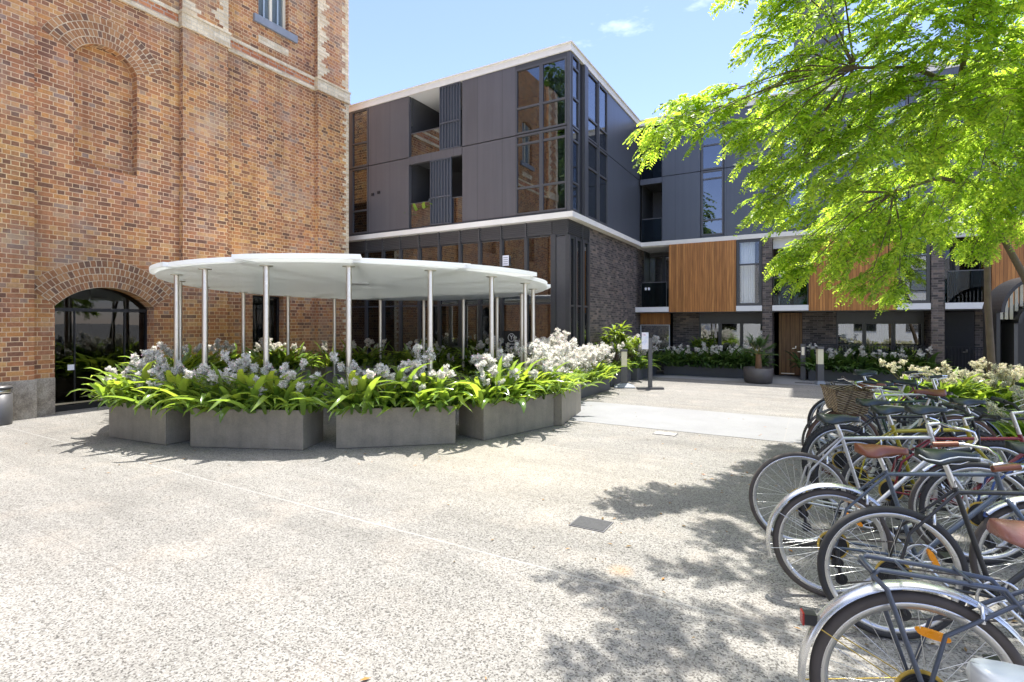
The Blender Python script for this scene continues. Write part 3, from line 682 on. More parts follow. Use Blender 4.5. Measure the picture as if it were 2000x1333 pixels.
for x0, x1 in ((-1.975,-1.295),(1.875,2.555),(5.715,6.385)):
    window('y',YR+.02,x0,x1,2.09,4.03,.075,(3.3,),gl='glass_clear' if x0 < 0 else 'glass',fm='dark_metal',blind=(x0+.09,x1-.2) if x0 < 0 else None)
    P('bay_side', 'dark_metal', (x0,x0+.02,YR+.1,18.4,2.09,4.02), (x1-.02,x1,YR+.1,18.4,2.09,4.02)); P('bay_back', 'interior', (x0+.02,x1-.02,YR+.8,YR+.84,2.09,4.02))
def rail2(x0, x1): return rail(x0,x1,2.09,2.88,YR-.02,'glass_rail',2)
rail2(-4.80,-4.02); rail2(-.98,-.15); rail2(2.9,3.68); rail2(6.7,7.55)
P('beam', 'white', (-1.02,-.12,YR+.25,YR+.4,3.74,4.02)); P('beam', 'white', (2.84,3.71,YR+.25,YR+.4,3.74,4.02))
for x0, x1 in ((XL+.005,-3.94),(-1.02,-.12),(2.84,3.71),(6.67,7.59)):
    y = 18.25; n = 2
    for i in range(n): window('y',y,x0+(x1-x0)*i/n,x0+(x1-x0)*(i+1)/n-.01,2.09,3.9,.05,gl='glass_mid' if x0 < 2 else 'glass_door',fm='dark_metal',blind=(x0+(x1-x0)*i/n+.2,x0+(x1-x0)*i/n+.38) if i == 1 and -2 < x0 < 0 else None)
    P('wall_panel', 'dark_metal', (x0,x1,y,y+.1,3.91,4.02))
    P('balcony_wall', 'dark_metal', (x0,x0+.03,YR+.9,18.24,2.09,4.02)); P('balcony_wall', 'dark_metal', (x1-.03,x1,YR+.9,18.24,2.09,4.02))
rl = [o for o in apt.children if o.name.startswith('balustrade')]
m = MB()
for x in (-4.66,-4.56):
    m.path([(x,YR-.045,2.63),(x,YR-.05,2.68)],.03,10); m.path([(x-.03,YR-.047,2.68),(x,YR-.047,2.70),(x+.03,YR-.047,2.68)],.02,8)
m.build('ornament', M['paper'], apt)
# --- right wing, ground floor
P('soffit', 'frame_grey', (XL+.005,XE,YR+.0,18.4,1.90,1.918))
P('brick_wall', 'brick_dark', (-4.02,-3.2,YG,YG+.2,0,1.9)); P('brick_wall', 'brick_dark', (-.28,.56,YG,YG+.2,0,1.9)); P('brick_wall', 'brick_dark', (3.6,4.4,YG,YG+.2,0,1.9))
P('timber_strip', 'timber', (XL+.005,-4.03,YR+.48,YR+.58,1.53,1.9)); P('wall_panel', 'dark_metal', (XL+.005,-4.03,YG,YG+.1,0,.8))
window('y',YR+.5,XL+.01,-4.04,.70,1.52,.015,gl='glass_mirror',fm='white'); P('mirror_back', 'white', (XL+.02,-4.05,YR+.56,YR+.6,.71,1.51))
def gw(x0, x1, n):
    for i in range(n): window('y',YG,x0+(x1-x0)*i/n,x0+(x1-x0)*(i+1)/n-.005,.3,1.60,.045,gl='glass',fm='dark_metal',blind=(x0+(x1-x0)*i/n+.08,x0+(x1-x0)*(i+1)/n-.1) if (x0 > 0 and i < 2) else None)
    P('transom_panel', 'dark_metal', (x0,x1,YG-.01,YG+.06,1.605,1.9)); P('wall_panel', 'dark_metal', (x0,x1,YG,YG+.1,0,.295))
gw(-3.19,-1.30,3); gw(.57,2.56,3); gw(4.41,6.39,3); gw(6.67,9,3)
for x0, x1 in ((-1.02,-.29),(2.84,3.59)):
    dr = P('door', 'timber_dark' if x0 < 0 else 'black', (x0+.12,x1,YG+.0,YG+.06,.03,1.88)); P('door_handle', 'steel', (x1-.18,x1-.15,YG-.05,YG-.001,.82,.90), (x1-.26,x1-.15,YG-.05,YG-.035,.82,.84), parent=dr)
    P('kick_plate', 'steel', (x0+.18,x1-.2,YG-.012,YG-.001,.06,.09), parent=dr); P('door_jamb', 'black', (x0,x0+.115,YR+1.0,YG+.1,0,1.9))
# letterbox and gate post beside the door
gp = thing('gate_post', 'dark gate post with pale lock plate beside the brown timber door', 'post', (-.25,16.5,0), world=True)
MB().box(-.31,-.19,16.47,16.6,0,1.0).build('post', M['frame_grey'], gp); MB().box(-.285,-.215,16.455,16.469,.70,.92).build('lock_plate', M['steel'], gp); MB().box(-.38,-.31,16.44,16.47,.78,.8).build('handle', M['steel'], gp)
# slatted metal fence behind the far planter
def fence(x0, x1, label):
    t = thing('metal_fence', label, 'fence', ((x0+x1)/2,17.1,0), world=True); m = MB(); n = int((x1-x0)/.07)
    for i in range(n+1):
        x = x0+(x1-x0)*i/n; m.box(x-.008,x+.008,17.09,17.106,.05,.96)
    m.build('picket_panel', M['black'], t); MB().box(x0,x1,17.085,17.11,.96,.985).build('top_rail', M['black'], t)
    for x in (x0,x1): MB().box(x-.02,x+.02,17.08,17.12,0,.985).build('post', M['black'], t)
fence(-.15,2.5,'black picket fence behind the planter right of the brown door'); fence(2.9,6.3,'black picket fence in the dark recess right of the brick pillar')

P('added_shade_tower', 'panel_blue', (-.5,.75,17.4,21,8.12,17.0))  # unseen block with windows, added to cast slanted shade on the ground
for z in (9.0,11.6,14.2): window('y',17.4,-.2,.5,z,z+1.6,.05,(z+.6,),gl='glass_mid')
# pale building opposite, seen in the reflections
opp = thing('rendered_building', 'pale sunlit rendered building reflected in the ground floor windows', 'building', (6,-15,0), world=True)
MB().box(-26,24,-22,-15,0,6.5).build('wall', M['white'], opp)
for i in range(14):
    x = -24.4+i*3.4
    for z in (.9,3.9):
        wd = MB().box(x,x+1.5,-15.0,-14.96,z,z+1.6).build('window', M['dark_metal'], opp); MB().box(x+.06,x+1.44,-14.962,-14.95,z+.06,z+1.54).build('pane', M['glass_rail_dark'], wd)

# ------------------------------------------------------------------ canopy pavilion
CX, CY, RP, RR = -7.47, 7.40, 3.18, 3.47
def zc(x, y): return 2.27 + .0101*(x-CX) - .0287*(y-CY)
can = thing('canopy_pavilion', 'round white canopy of overlapping panels on slim steel posts', 'canopy', (CX,CY,0), world=True)
NP = 14
for k in range(NP):
    a0 = R_(-99 + k*360/NP) - .012; a1 = a0 + 2*math.pi/NP + .03; am = (a0+a1)/2
    z = zc(CX+RR*math.cos(am), CY+RR*math.sin(am)) + .02
    n = 8; R1 = RR + (.045 if k % 2 else -.02); z += .022 if k % 2 else 0
    out = [(CX+R1*math.cos(a0+(a1-a0)*i/n), CY+R1*math.sin(a0+(a1-a0)*i/n)) for i in range(n+1)]
    inn = [(CX+.45*math.cos(a0+(a1-a0)*i/2), CY+.45*math.sin(a0+(a1-a0)*i/2)) for i in range(3)]
    pts = out + inn[::-1]; zi = 2.36+.004*(k%3)
    m = MB(); N = len(pts); zz = [z]*(n+1) + [zi]*3
    zz2 = [z+.062]*(n+1) + [zi+.10]*3
    m.add([(x,y,h) for (x,y),h in zip(pts,zz)] + [(x,y,h) for (x,y),h in zip(pts,zz2)], [tuple(range(N))[::-1], tuple(range(N,2*N))] + [(i,(i+1)%N,(i+1)%N+N,i+N) for i in range(N)])
    m.build('roof_panel', M['canopy'], can)
MB().lathe([(.0,2.36),(.5,2.38),(.5,2.45),(.0,2.49)], (CX,CY,0), 28).build('hub_cap', M['canopy'], can)
m = MB(); Np = 84; V = [(CX,CY,zc(CX,CY))] + [(CX+(RR-.04)*math.cos(2*math.pi*i/Np), CY+(RR-.04)*math.sin(2*math.pi*i/Np), zc(CX+RR*math.cos(2*math.pi*i/Np), CY+RR*math.sin(2*math.pi*i/Np))) for i in range(Np)]
for k in range(14):
    c0 = R_(-99+k*360/14)+math.pi/14; sh_ = Vector((math.cos(c0),math.sin(c0)))*.012; m = MB(); W = [0]+[1+(int(round((-99/360)*Np))+k*6+i) % Np for i in range(7)]
    m.add([(V[q][0]+sh_.x,V[q][1]+sh_.y,V[q][2]) for q in W], [(0,i+1,i) for i in range(1,7)]); m.build('soffit_panel', M['canopy'], can)
MB().lathe([(.0,2.262),(.16,2.264),(.17,2.284),(.0,2.284)], (-6.9,6.6,0), 24).build('downlight', M['paper'], can)
for k in range(18):
    a = R_(-109.56 + 20*k); x, y = CX+RP*math.cos(a), CY+RP*math.sin(a); z = zc(x,y)
    p = MB().tube((x,y,0),(x,y,z-.01),.038,14).build('post', M['steel'], can)
    MB().lathe([(.0,z-.016),(.085,z-.016),(.085,z-.004),(0,z-.004)], (x,y,0), 18).build('flange', M['steel'], p)

# ------------------------------------------------------------------ plants
def ribbon(base, az, e0, ln, wd, bend, nseg, fold, droop_pow=1.6, wprof=None, twist=0.):
    """arching strap leaf: returns verts (nseg+1,3,3)"""
    t = np.linspace(0,1,nseg+1); el = e0 - bend*t**droop_pow
    ds = ln/nseg; r = np.concatenate([[0], np.cumsum(np.cos(el[:-1])*ds)]); z = np.concatenate([[0], np.cumsum(np.sin(el[:-1])*ds)])
    wv = wd*.5*(np.sin(np.pi*np.clip(.12+.88*t,0,1))**.6) if wprof is None else wd*.5*wprof(t)
    wv[-1] = wd*.02
    azt = az + twist*t**2; ca, sa = np.cos(azt), np.sin(azt)
    c = np.stack([base[0]+r*ca, base[1]+r*sa, base[2]+z], 1)
    sd = np.stack([-sa, ca, np.zeros_like(t)], 1); nr = np.stack([-np.sin(el)*ca, -np.sin(el)*sa, np.cos(el)], 1)
    up = nr*(fold*wv)[:,None]
    return np.stack([c - sd*wv[:,None] + up, c, c + sd*wv[:,None] + up], 1)
def ribbons(L):
    V = []; Fq = []; o = 0
    for a in L:
        n = a.shape[0]; V.append(a.reshape(-1,3)); i = np.arange(n-1)[:,None]
        q = np.concatenate([np.stack([i*3+k, i*3+k+1, (i+1)*3+k+1, (i+1)*3+k],2).reshape(-1,4) for k in (0,1)])
        Fq.append(q+o); o += n*3
    return np.concatenate(V), np.concatenate(Fq)
def stars(C, size, tilt=.9, petals=5):
    """small star flowers as narrow petals"""
    V = []; Fq = []; o = 0
    for c in C:
        n = rng.normal(size=3)*tilt + np.array([0,0,.5]); n /= np.linalg.norm(n)
        a = np.cross(n, [0.3,.5,.8]); a /= np.linalg.norm(a); b = np.cross(n,a); s = size*rng.uniform(.75,1.25)
        for k in range(petals):
            th = 2*np.pi*k/petals; d = a*np.cos(th)+b*np.sin(th); e = np.cross(n,d)
            V += [c, c+d*s*.55+e*s*.22+n*s*.12, c+d*s, c+d*s*.55-e*s*.22+n*s*.12]; Fq.append((o,o+1,o+2,o+3)); o += 4
    return np.array(V), np.array(Fq)
def tubes_np(L, n=4):
    mb = MB()
    for pts, r in L: mb.path(pts, r, n, caps=False)
    return mb
def lily(seed, nleaf, nflow, petal='petal', leaf='lily', ln=(.42,.74), fh=(.42,.80), florets=63, spread=.13, low=.55, lean=(.12,.6), fs=.024, hs=1.0, azs=None):
    global rng
    rng = np.random.default_rng(seed); L = []
    for i in range(nleaf):
        b = rng.normal(size=3)*np.array([spread,spread,0])
        az = math.atan2(b[1],b[0]) + rng.normal()*.6; e0 = rng.uniform(low,1.45)
        L.append(ribbon(b, az, e0, rng.uniform(*ln), rng.uniform(.06,.112), rng.uniform(.8,2.3), 7, .5, rng.uniform(1.3,2.4), None, rng.normal()*.5))
    lv = npmesh('leaf_mesh', *ribbons(L), M[leaf], True)
    S = []; Cc = []
    for i in range(nflow):
        az = rng.uniform(0,2*np.pi) if azs is None else rng.normal()*azs; h = rng.uniform(*fh); out = h*rng.uniform(*lean); dr = np.array([math.cos(az),math.sin(az),0])
        top = dr*out + np.array([0,0,h]); mid = dr*out*.35 + np.array([0,0,h*.62])
        S.append(([(0,0,0),tuple(mid),tuple(top)], [.006,.005,.003]))
        ax = (top-mid)/np.linalg.norm(top-mid); hl = rng.uniform(.10,.19)*hs
        for j in range(9):
            t = rng.uniform(0,1); p = top - ax*hl*t; d = rng.normal(size=3); d -= ax*(d@ax)*.6; d /= np.linalg.norm(d)
            q = p + d*rng.uniform(.03,.075)*hs*(.55+.6*t) + ax*.02; S.append(([tuple(p),tuple(q)], .0022))
            for kk in range(florets//9): Cc.append(p + (q-p)*rng.uniform(.5,1.15) + rng.normal(size=3)*.012*hs)
        for kk in range(7): Cc.append(top + rng.normal(size=3)*.016)
    if nflow:
        st = tubes_np(S).mesh('stalk_mesh', M['stalk']); fl = npmesh('flower_mesh', *stars(Cc, fs), M[petal])
        return lv, st, fl
    return lv, None, None
LILY = [lily(101+i, 50, 3, fh=(.48,.76), hs=.95, ln=(.42,.80), florets=81, fs=.028) for i in range(4)]
LILY_FEW = [lily(121+i, 42, 4, fh=(.50,.74), lean=(.35,.85), hs=1.0, florets=81, fs=.027, azs=.8) for i in range(3)]
LILY_MANY = [lily(141+i, 34, 10, ln=(.32,.55), fh=(.38,.9), florets=81, fs=.028, hs=1.35) for i in range(3)]
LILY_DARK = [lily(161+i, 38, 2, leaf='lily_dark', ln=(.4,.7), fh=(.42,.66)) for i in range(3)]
LILY_CREAM = [lily(181+i, 36, 8, 'petal_cream', ln=(.45,.75), fh=(.4,.8), florets=54) for i in range(3)]
def plant(meshes, x, y, z, rz, s, label, group, name='flowering_lily', cat='plant'):
    t = thing(name, label, cat, (x,y,z), rz, group); t.scale = (s,)*3
    link('leaves', meshes[0], t)
    if meshes[1]: link('flower_stalks', meshes[1], t); link('flowers', meshes[2], t)
    return t
def planter(cx, cy, ux, hl, hw, h, label, mat='planter', group=None, name='planter', z0=0):
    """open box trough; ux = direction of its long side"""
    a = math.atan2(ux[1],ux[0]); t = thing(name, label, 'planter', (cx,cy,z0), a, group)
    w = .022; m = MB(); m.box(-hl,hl,-hw,-hw+w,0.004,h); m.box(-hl,hl,hw-w,hw,0.004,h); m.box(-hl,-hl+w,-hw+w,hw-w,.004,h); m.box(hl-w,hl,-hw+w,hw-w,.004,h)
    m.box(-hl+w,hl-w,-hw+w,hw-w,.004,.03); b = m.build('trough', M[mat], t)
    bv = b.modifiers.new('bevel','BEVEL'); bv.width = .006; bv.segments = 2; bv.limit_method = 'ANGLE'
    s = MB(); n = 10
    for i in range(n):
        for j in range(4):
            x0 = -hl+w+(2*hl-2*w)*i/n; x1 = -hl+w+(2*hl-2*w)*(i+1)/n; y0 = -hw+w+(2*hw-2*w)*j/4; y1 = -hw+w+(2*hw-2*w)*(j+1)/4
            def zz(x,y): return h-.055+.018*math.sin(x*17+y*9)+.012*math.sin(x*31-y*23)
            s.quad((x0,y0,zz(x0,y0)),(x1,y0,zz(x1,y0)),(x1,y1,zz(x1,y1)),(x0,y1,zz(x0,y1)))
    s.build('soil', M['soil'], t); return t
ring = []
front = {0:((-8.50,3.50),(-7.30,3.62)), 1:((-6.93,3.74),(-5.52,4.34)), 2:((-5.22,4.60),(-4.08,5.58)), 3:((-3.86,5.92),(-3.47,7.30)), 4:((-3.36,7.36),(-3.62,8.75))}
desc = ['leftmost of the front row', 'second from the left in front', 'in the middle of the front row', 'fourth from the left in front', 'at the right end of the front row',
        'at the back right, nearest the glazed corner', 'at the back, before the black poster', 'at the back, before the white pendants', 'at the back, near the brick corner', 'at the back, near the side door', 'beside the brick wall at the left', 'near the arched entrance at the left']
HPL = .50
for k in range(12):
    if k in front:
        (ax, ay), (bx, by) = front[k]; u = Vector((bx-ax, by-ay)); hl = max(u.length/2, .62); u.normalize(); nn = Vector((u.y,-u.x))
        if nn.dot(Vector((ax-CX, ay-CY))) < 0: nn = -nn
        c = Vector(((ax+bx)/2,(ay+by)/2)) - nn*.27; hw = .27
    else:
        a = R_(-99+30*k) if k != 11 else R_(-137); rr = 3.5 if 8 <= k <= 11 else 3.6; c = Vector((CX+rr*math.cos(a), CY+rr*math.sin(a))); u = Vector((-math.sin(a), math.cos(a))); hl, hw = .72, .27
        if k in (9,10): hl = .62
    planter(c.x, c.y, u, hl, hw, HPL, 'grey trough planter of white lilies '+desc[k], group='planters around the canopy')
    npl = 4
    for i in range(npl):
        s = (-1+2*(i+.5)/npl)*hl*.88; q = c + u*s + Vector((random.uniform(-.06,.06), random.uniform(-.06,.06)))
        src = LILY_MANY if k in (4,5) else (random.choice([LILY,LILY_FEW]) if k in (1,2,3) else LILY)
        if k in (6,7): src = LILY
        plant(random.choice(src), q.x, q.y, HPL-.05, random.uniform(0,6.28), random.uniform(.85,1.12), 'white strap leaf lily in the planter '+desc[k], 'lilies in the planter '+desc[k])
# low front row filler leaning over the rims
for k in (0,1,2,3):
    (ax, ay), (bx, by) = front[k]; u = Vector((bx-ax, by-ay)); hl = u.length; u.normalize(); nn = Vector((u.y,-u.x))
    if nn.dot(Vector((ax-CX, ay-CY))) < 0: nn = -nn
    for i in range(4):
        q = Vector((ax,ay)) + u*hl*(.1+.27*i) - nn*.17
        plant(random.choice(LILY_FEW), q.x, q.y, HPL-.06, math.atan2(nn.y,nn.x)+random.uniform(-.5,.5), random.uniform(.66,.88), 'white strap leaf lily in the planter '+desc[k], 'lilies in the planter '+desc[k])

# flower bed along the wing and in front of the glazing
def bed(pts, label, h, mat, meshes, groups, labels, n, dz=0, sc_=(.85,1.15), name='planter', wd=.3):
    (ax, ay), (bx, by) = pts; u = Vector((bx-ax, by-ay)); hl = u.length/2; u.normalize()
    planter((ax+bx)/2, (ay+by)/2, u, hl, wd, h, label, mat, name=name)
    for i in range(n):
        q = Vector((ax,ay)) + u*2*hl*(i+.5)/n + Vector((-u.y,u.x))*random.uniform(-wd*.55,wd*.55)
        plant(random.choice(meshes), q.x, q.y, h-.05+dz, random.uniform(0,6.28), random.uniform(*sc_), labels, groups)
bed([(-9.6,10.65),(-5.2,10.65)], 'long low planter of white lilies before the ground floor glazing', .34, 'planter', LILY, 'lilies before the ground floor glazing', 'white flowered lily in the long planter before the ground floor glazing', 14, wd=.25, sc_=(.6,.8))
bed([(-4.5,9.2),(-4.5,12.0)], 'stone planter at the foot of the glazed corner packed with white flowers', .33, 'planter_dark', LILY_MANY, 'lilies at the foot of the glazed corner', 'white flowered lily massed at the foot of the glazed corner', 14, wd=.28)
bed([(-4.6,12.35),(-4.6,14.0)], 'stone planter under the dark brick side wall, behind the left bollard', .33, 'planter_dark', LILY_MANY, 'lilies behind the left bollard', 'white flowered lily behind the left bollard under the dark brick wall', 8, wd=.28)
bed([(-4.45,14.15),(-4.45,16.2)], 'stone planter in the inner corner behind the sign stand', .33, 'planter_dark', LILY_MANY[:1]+LILY_DARK, 'lilies behind the sign stand', 'white flowered lily in the inner corner behind the sign stand', 8, wd=.26)
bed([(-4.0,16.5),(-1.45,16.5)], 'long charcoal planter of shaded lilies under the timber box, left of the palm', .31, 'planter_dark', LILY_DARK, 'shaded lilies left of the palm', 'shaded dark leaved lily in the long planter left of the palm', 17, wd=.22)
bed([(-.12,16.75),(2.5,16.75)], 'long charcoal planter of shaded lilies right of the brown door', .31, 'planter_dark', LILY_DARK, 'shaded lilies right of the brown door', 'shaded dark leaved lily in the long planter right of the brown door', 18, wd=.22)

# leafy shrubs standing above the flowers
def shrub(seed, n, ln, h, mat='shrub_leaf', wd=(.035,.055)):
    global rng
    rng = np.random.default_rng(seed); L = []; S = []
    for i in range(n):
        az = rng.uniform(0,6.28); tip = np.array([math.cos(az)*rng.uniform(.02,.34), math.sin(az)*rng.uniform(.02,.34), h*rng.uniform(.45,1)])
        S.append(([(0,0,0),tuple(tip*np.array([.4,.4,.6])),tuple(tip)], [.012,.008,.004]))
        for j in range(15):
            L.append(ribbon(tip - np.array([0,0,.01*j]), rng.uniform(0,6.28), rng.uniform(-.1,1.1), rng.uniform(*ln), rng.uniform(*wd), rng.uniform(.5,1.6), 4, .4))
    return npmesh('shrub_mesh', *ribbons(L), M[mat], True), tubes_np(S).mesh('stem_mesh', M['bark'])
SHR = [shrub(201,15,(.16,.30),.95), shrub(202,13,(.16,.28),.85)]
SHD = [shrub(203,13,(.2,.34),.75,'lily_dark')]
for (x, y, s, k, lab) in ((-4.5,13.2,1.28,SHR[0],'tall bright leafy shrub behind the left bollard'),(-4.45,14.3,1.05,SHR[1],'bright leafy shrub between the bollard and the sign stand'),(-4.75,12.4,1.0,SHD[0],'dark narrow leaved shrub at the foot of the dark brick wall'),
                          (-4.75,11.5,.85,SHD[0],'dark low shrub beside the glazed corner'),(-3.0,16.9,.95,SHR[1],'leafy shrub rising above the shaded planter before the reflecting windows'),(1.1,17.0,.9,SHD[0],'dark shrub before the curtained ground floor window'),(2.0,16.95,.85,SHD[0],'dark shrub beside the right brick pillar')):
    t = thing('leafy_shrub', lab, 'shrub', (x,y,.28), random.uniform(0,6.28)); t.scale = (s,)*3; link('foliage', k[0], t); link('stems', k[1], t)

bp = thing('balcony_plant', 'potted white flowered plant standing on the lower balcony of the dark wing', 'plant', (-9.5,11.75,4.173))
MB().lathe([(0,0.002),(.13,.002),(.17,.32),(.15,.32),(.14,.28),(0,.28)], n=20).build('pot', M['white'], bp); c = link('leaves', LILY[0][0], bp); c.location = (0,0,.28); c = link('flowers', LILY[0][2], bp); c.location = (0,0,.28)
# fan palm in a round pot
pt = thing('palm_pot', 'round brown black pot holding the fan palm', 'pot', (-1.27,15.25,0))
MB().lathe([(0,.006),(.30,.006),(.335,.03),(.36,.18),(.365,.40),(.345,.40),(.335,.30),(0,.30)], n=36).build('bowl', M['pot'], pt); MB().lathe([(0,.345),(.2,.35),(.338,.34)], n=24).build('soil', M['soil'], pt)
pl = thing('fan_palm', 'small fan palm with a brown trunk growing in the round pot', 'palm', (-1.27,15.25,.33))
MB().path([(0,0,0),(.01,0,.2),(.0,.02,.42)], [.085,.075,.06], 12).build('trunk', M['palm_bark'], pl)
rng = np.random.default_rng(5); L = []; S = []
for i in range(17):
    az = rng.uniform(0,6.28); e = rng.uniform(.0,1.2); ln = rng.uniform(.26,.42); d = np.array([math.cos(az)*math.cos(e), math.sin(az)*math.cos(e), math.sin(e)])
    c = np.array([0,.02,.42]) + d*ln; S.append(([(0,.02,.40), tuple(c)], [.009,.006])); 
    for j in range(17):
        f = (j-8)/8*1.9; L.append(ribbon(c, az+f, e*math.cos(f)+.1*math.cos(f), rng.uniform(.22,.33)*(1-.3*abs(f)/1.9), .022, rng.uniform(.3,.9), 4, .5))
link('fronds', npmesh('frond_mesh', *ribbons(L), M['palm_leaf'], True), pl); tubes_np(S, 5).build('frond_stems', M['stalk'], pl)

# ------------------------------------------------------------------ bollards, sign stand, bin
def bollard(x, y, h, label, base):
    t = thing('lamp_bollard', label, 'bollard', (x,y,0), R_(22)); w = .075
    MB().box(-w,w,-w*.8,w*.8,.03,h*.52).build('post', M['frame_grey'], t)
    MB().box(-w*.9,w*.9,-w*.72,w*.72,h*.52,h*.90).build('lamp_panel', M['lamp_glass'], t)
    m = MB(); m.box(-w*1.05,w*1.05,-w*.9,w*.9,h*.90,h*.955); m.build('cap', M['frame_grey'], t)
    m = MB(); b = base
    m.add([(-b,-b,.005),(b,-b,.005),(b,b,.005),(-b,b,.005),(-b,-b,.025),(b,-b,.025),(b,b,.025),(-b,b,.025),(-w,-w,.10),(w,-w,.10),(w,w,.10),(-w,w,.10)],
          [(0,1,5,4),(1,2,6,5),(2,3,7,6),(3,0,4,7),(4,5,9,8),(5,6,10,9),(6,7,11,10),(7,4,8,11),(8,9,10,11),(0,3,2,1)]); m.build('foot', M['sill'], t)
    return t
bollard(-4.05,12.55,.98,'dark lamp bollard with pale panel on a wide foot beside the white flowers',.25)
bollard(.14,15.55,1.02,'dark lamp bollard with pale panel in the shade behind the bicycles',.10)
s = thing('sign_stand', 'dark post on a T shaped foot carrying a pale information panel', 'sign', (-3.38,12.45,0), R_(30))
MB().box(-.045,.045,-.035,.035,.05,1.22).build('post', M['frame_grey'], s); MB().box(-.31,.31,-.09,.09,.004,.05).build('foot', M['frame_grey'], s)
m = MB(); m.add([(-.22,-.05,1.33),(-.045,-.05,1.22),(-.045,-.04,.95),(-.20,-.04,.93),(-.22,-.035,1.33),(-.045,-.03,1.22),(-.045,-.025,.95),(-.20,-.025,.93)],[(0,3,2,1),(4,5,6,7),(0,1,5,4),(1,2,6,5),(2,3,7,6),(3,0,4,7)])
m.v = [(-.21 if i in (0,3,4,7) else -.05, y, (1.36 if i in (0,1,4,5) else .96)) for i,(x,y,z) in enumerate(m.v)]
def infomat():
    t = NT('printed_info_panel'); n = t.noise(t.obj(), 9, 4); n2 = t.noise(t.obj(), 22, 3)
    c = t.ramp(n, [(.35,(.55,.58,.75)),(.5,(.8,.8,.84)),(.62,(.82,.72,.78)),(.75,(.45,.38,.5))]); return t.done(t.bsdf(c, .4))
M['info'] = infomat(); m.build('info_panel', M['info'], s)
b = thing('litter_bin', 'dark grey cylindrical litter bin with a silver band by the brick wall', 'bin', (-11.02,3.05,0))
MB().lathe([(0,.004),(.16,.004),(.165,.02),(.165,.48),(0,.48)], n=28).build('drum', M['frame_grey'], b); MB().lathe([(.0,.481),(.145,.481),(.145,.56),(0,.56)], n=28).build('silver_band', M['steel'], b); MB().lathe([(.0,.561),(.168,.561),(.16,.60),(0,.605)], n=28).build('lid', M['frame_grey'], b)

# ------------------------------------------------------------------ arched shelter at the right
ar = thing('arched_shelter', 'black arched hood with cream vertical slats under its curve', 'shelter', (3.95,14.6,0), R_(8))
def arc_band(r0, r1, y0, y1, zc_, n=30, a0=0, a1=math.pi):
    m = MB(); m.lathe([(r0,y0),(r1,y0),(r1,y1),(r0,y1)], (0,0,zc_), n, 'y', True, False, (a0,a1)); return m
arc_band(.70,.76,-.5,.35,1.80).build('hood', M['black'], ar)
arc_band(.40,.46,-.42,.35,1.58).build('inner_arch', M['black'], ar)
m = MB()
for i in range(17):
    x = -.64+i*.08; zt = 1.80+math.sqrt(max(0,.69**2-x*x)); zb = 1.58+math.sqrt(max(0,.47**2-x*x)) if abs(x) < .47 else 1.66
    if zt > zb+.03: m.box(x-.026,x+.026,-.20,-.17,zb,zt)
m.build('slat_screen', M['slat'], ar)
for x in (-.73,.73): MB().box(x-.03,x+.03,-.3,.3,0,1.80).build('side_post', M['black'], ar)
MB().box(-.46,-.40,-.25,.25,0,1.58).build('inner_post', M['dark_metal'], ar); MB().box(.40,.46,-.25,.25,0,1.58).build('inner_post', M['dark_metal'], ar)
MB().box(-.70,.70,.30,.34,.0,1.80).build('back_panel', M['black'], ar)
# cream flowered bed behind the bicycles
planter(3.0,11.4,(1,.35),2.0,.55,.30,'low planter of cream flowers behind the bicycles under the tree','planter_dark')
for i in range(22):
    s0 = random.uniform(-1.9,1.9); q = Vector((3.0,11.4)) + Vector((1,.35)).normalized()*s0 + Vector((-.33,.94))*random.uniform(-.42,.42)
    plant(random.choice(LILY_CREAM), q.x, q.y, .25, random.uniform(0,6.28), random.uniform(.75,1.05), 'cream flowered lily massed under the tree behind the bicycles', 'cream lilies under the tree')
for i in range(16):
    q = Vector((2.6+random.uniform(-.5,1.6), 8.6+random.uniform(-.9,1.3)))
    plant(random.choice(LILY_CREAM+LILY_FEW[:1]), q.x, q.y, .02, random.uniform(0,6.28), random.uniform(.75,1.0), 'cream flowered lily growing at ground level right of the bicycle handlebars', 'cream lilies beside the handlebars')

# ------------------------------------------------------------------ street tree over the bicycles
BLOBS = [(-1.48,5.55,3.57,0.22),(-1.22,5.82,3.68,0.28),(-0.92,6.11,3.83,0.36),(-1.16,5.91,3.92,0.20),(-0.73,6.27,4.10,0.34),(-0.55,6.61,3.54,0.42),(-0.75,6.38,3.68,0.25),(-0.37,7.06,3.24,0.42),(-0.49,7.22,2.87,0.22),(-0.11,7.56,2.83,0.36),(0.06,7.19,3.42,0.70),(-0.44,6.44,4.44,0.42),(-0.14,6.62,4.78,0.60),(-0.05,6.90,4.01,0.75),(0.46,7.20,4.60,0.85),(0.60,7.74,3.92,0.95),(1.08,7.55,4.95,0.90),(1.42,8.21,4.30,1.00),(1.90,8.26,4.82,0.90),(2.14,9.09,4.07,1.00),(0.30,8.02,3.00,0.50),(0.66,8.46,3.18,0.75),(1.29,9.06,3.44,0.85),(2.01,9.93,3.46,0.80),(2.59,10.50,3.36,0.60),(-0.26,7.93,2.25,0.24),(0.04,8.10,2.42,0.34),(-0.11,8.02,2.01,0.15),(0.43,8.56,2.20,0.30),(0.62,8.67,2.59,0.50),(0.69,8.83,1.89,0.20),(0.92,9.07,2.22,0.36),(1.08,9.17,2.69,0.55),(1.56,9.67,2.79,0.55),(1.06,9.27,1.82,0.13),(2.11,10.46,2.78,0.50),(0.01,6.47,5.28,0.70),(0.79,7.16,5.64,1.00),(1.58,7.84,5.66,1.00),(2.67,8.93,4.80,1.10),(2.92,9.77,3.66,1.10),
 ]
BLOBS = [(x + (.14 if x < -.3 else .06 if x < .3 else 0), y, z + (.34 if z < 2.3 else .26 if z < 2.9 else .08), r*(.82 if r < .6 else .93)) for x,y,z,r in BLOBS]
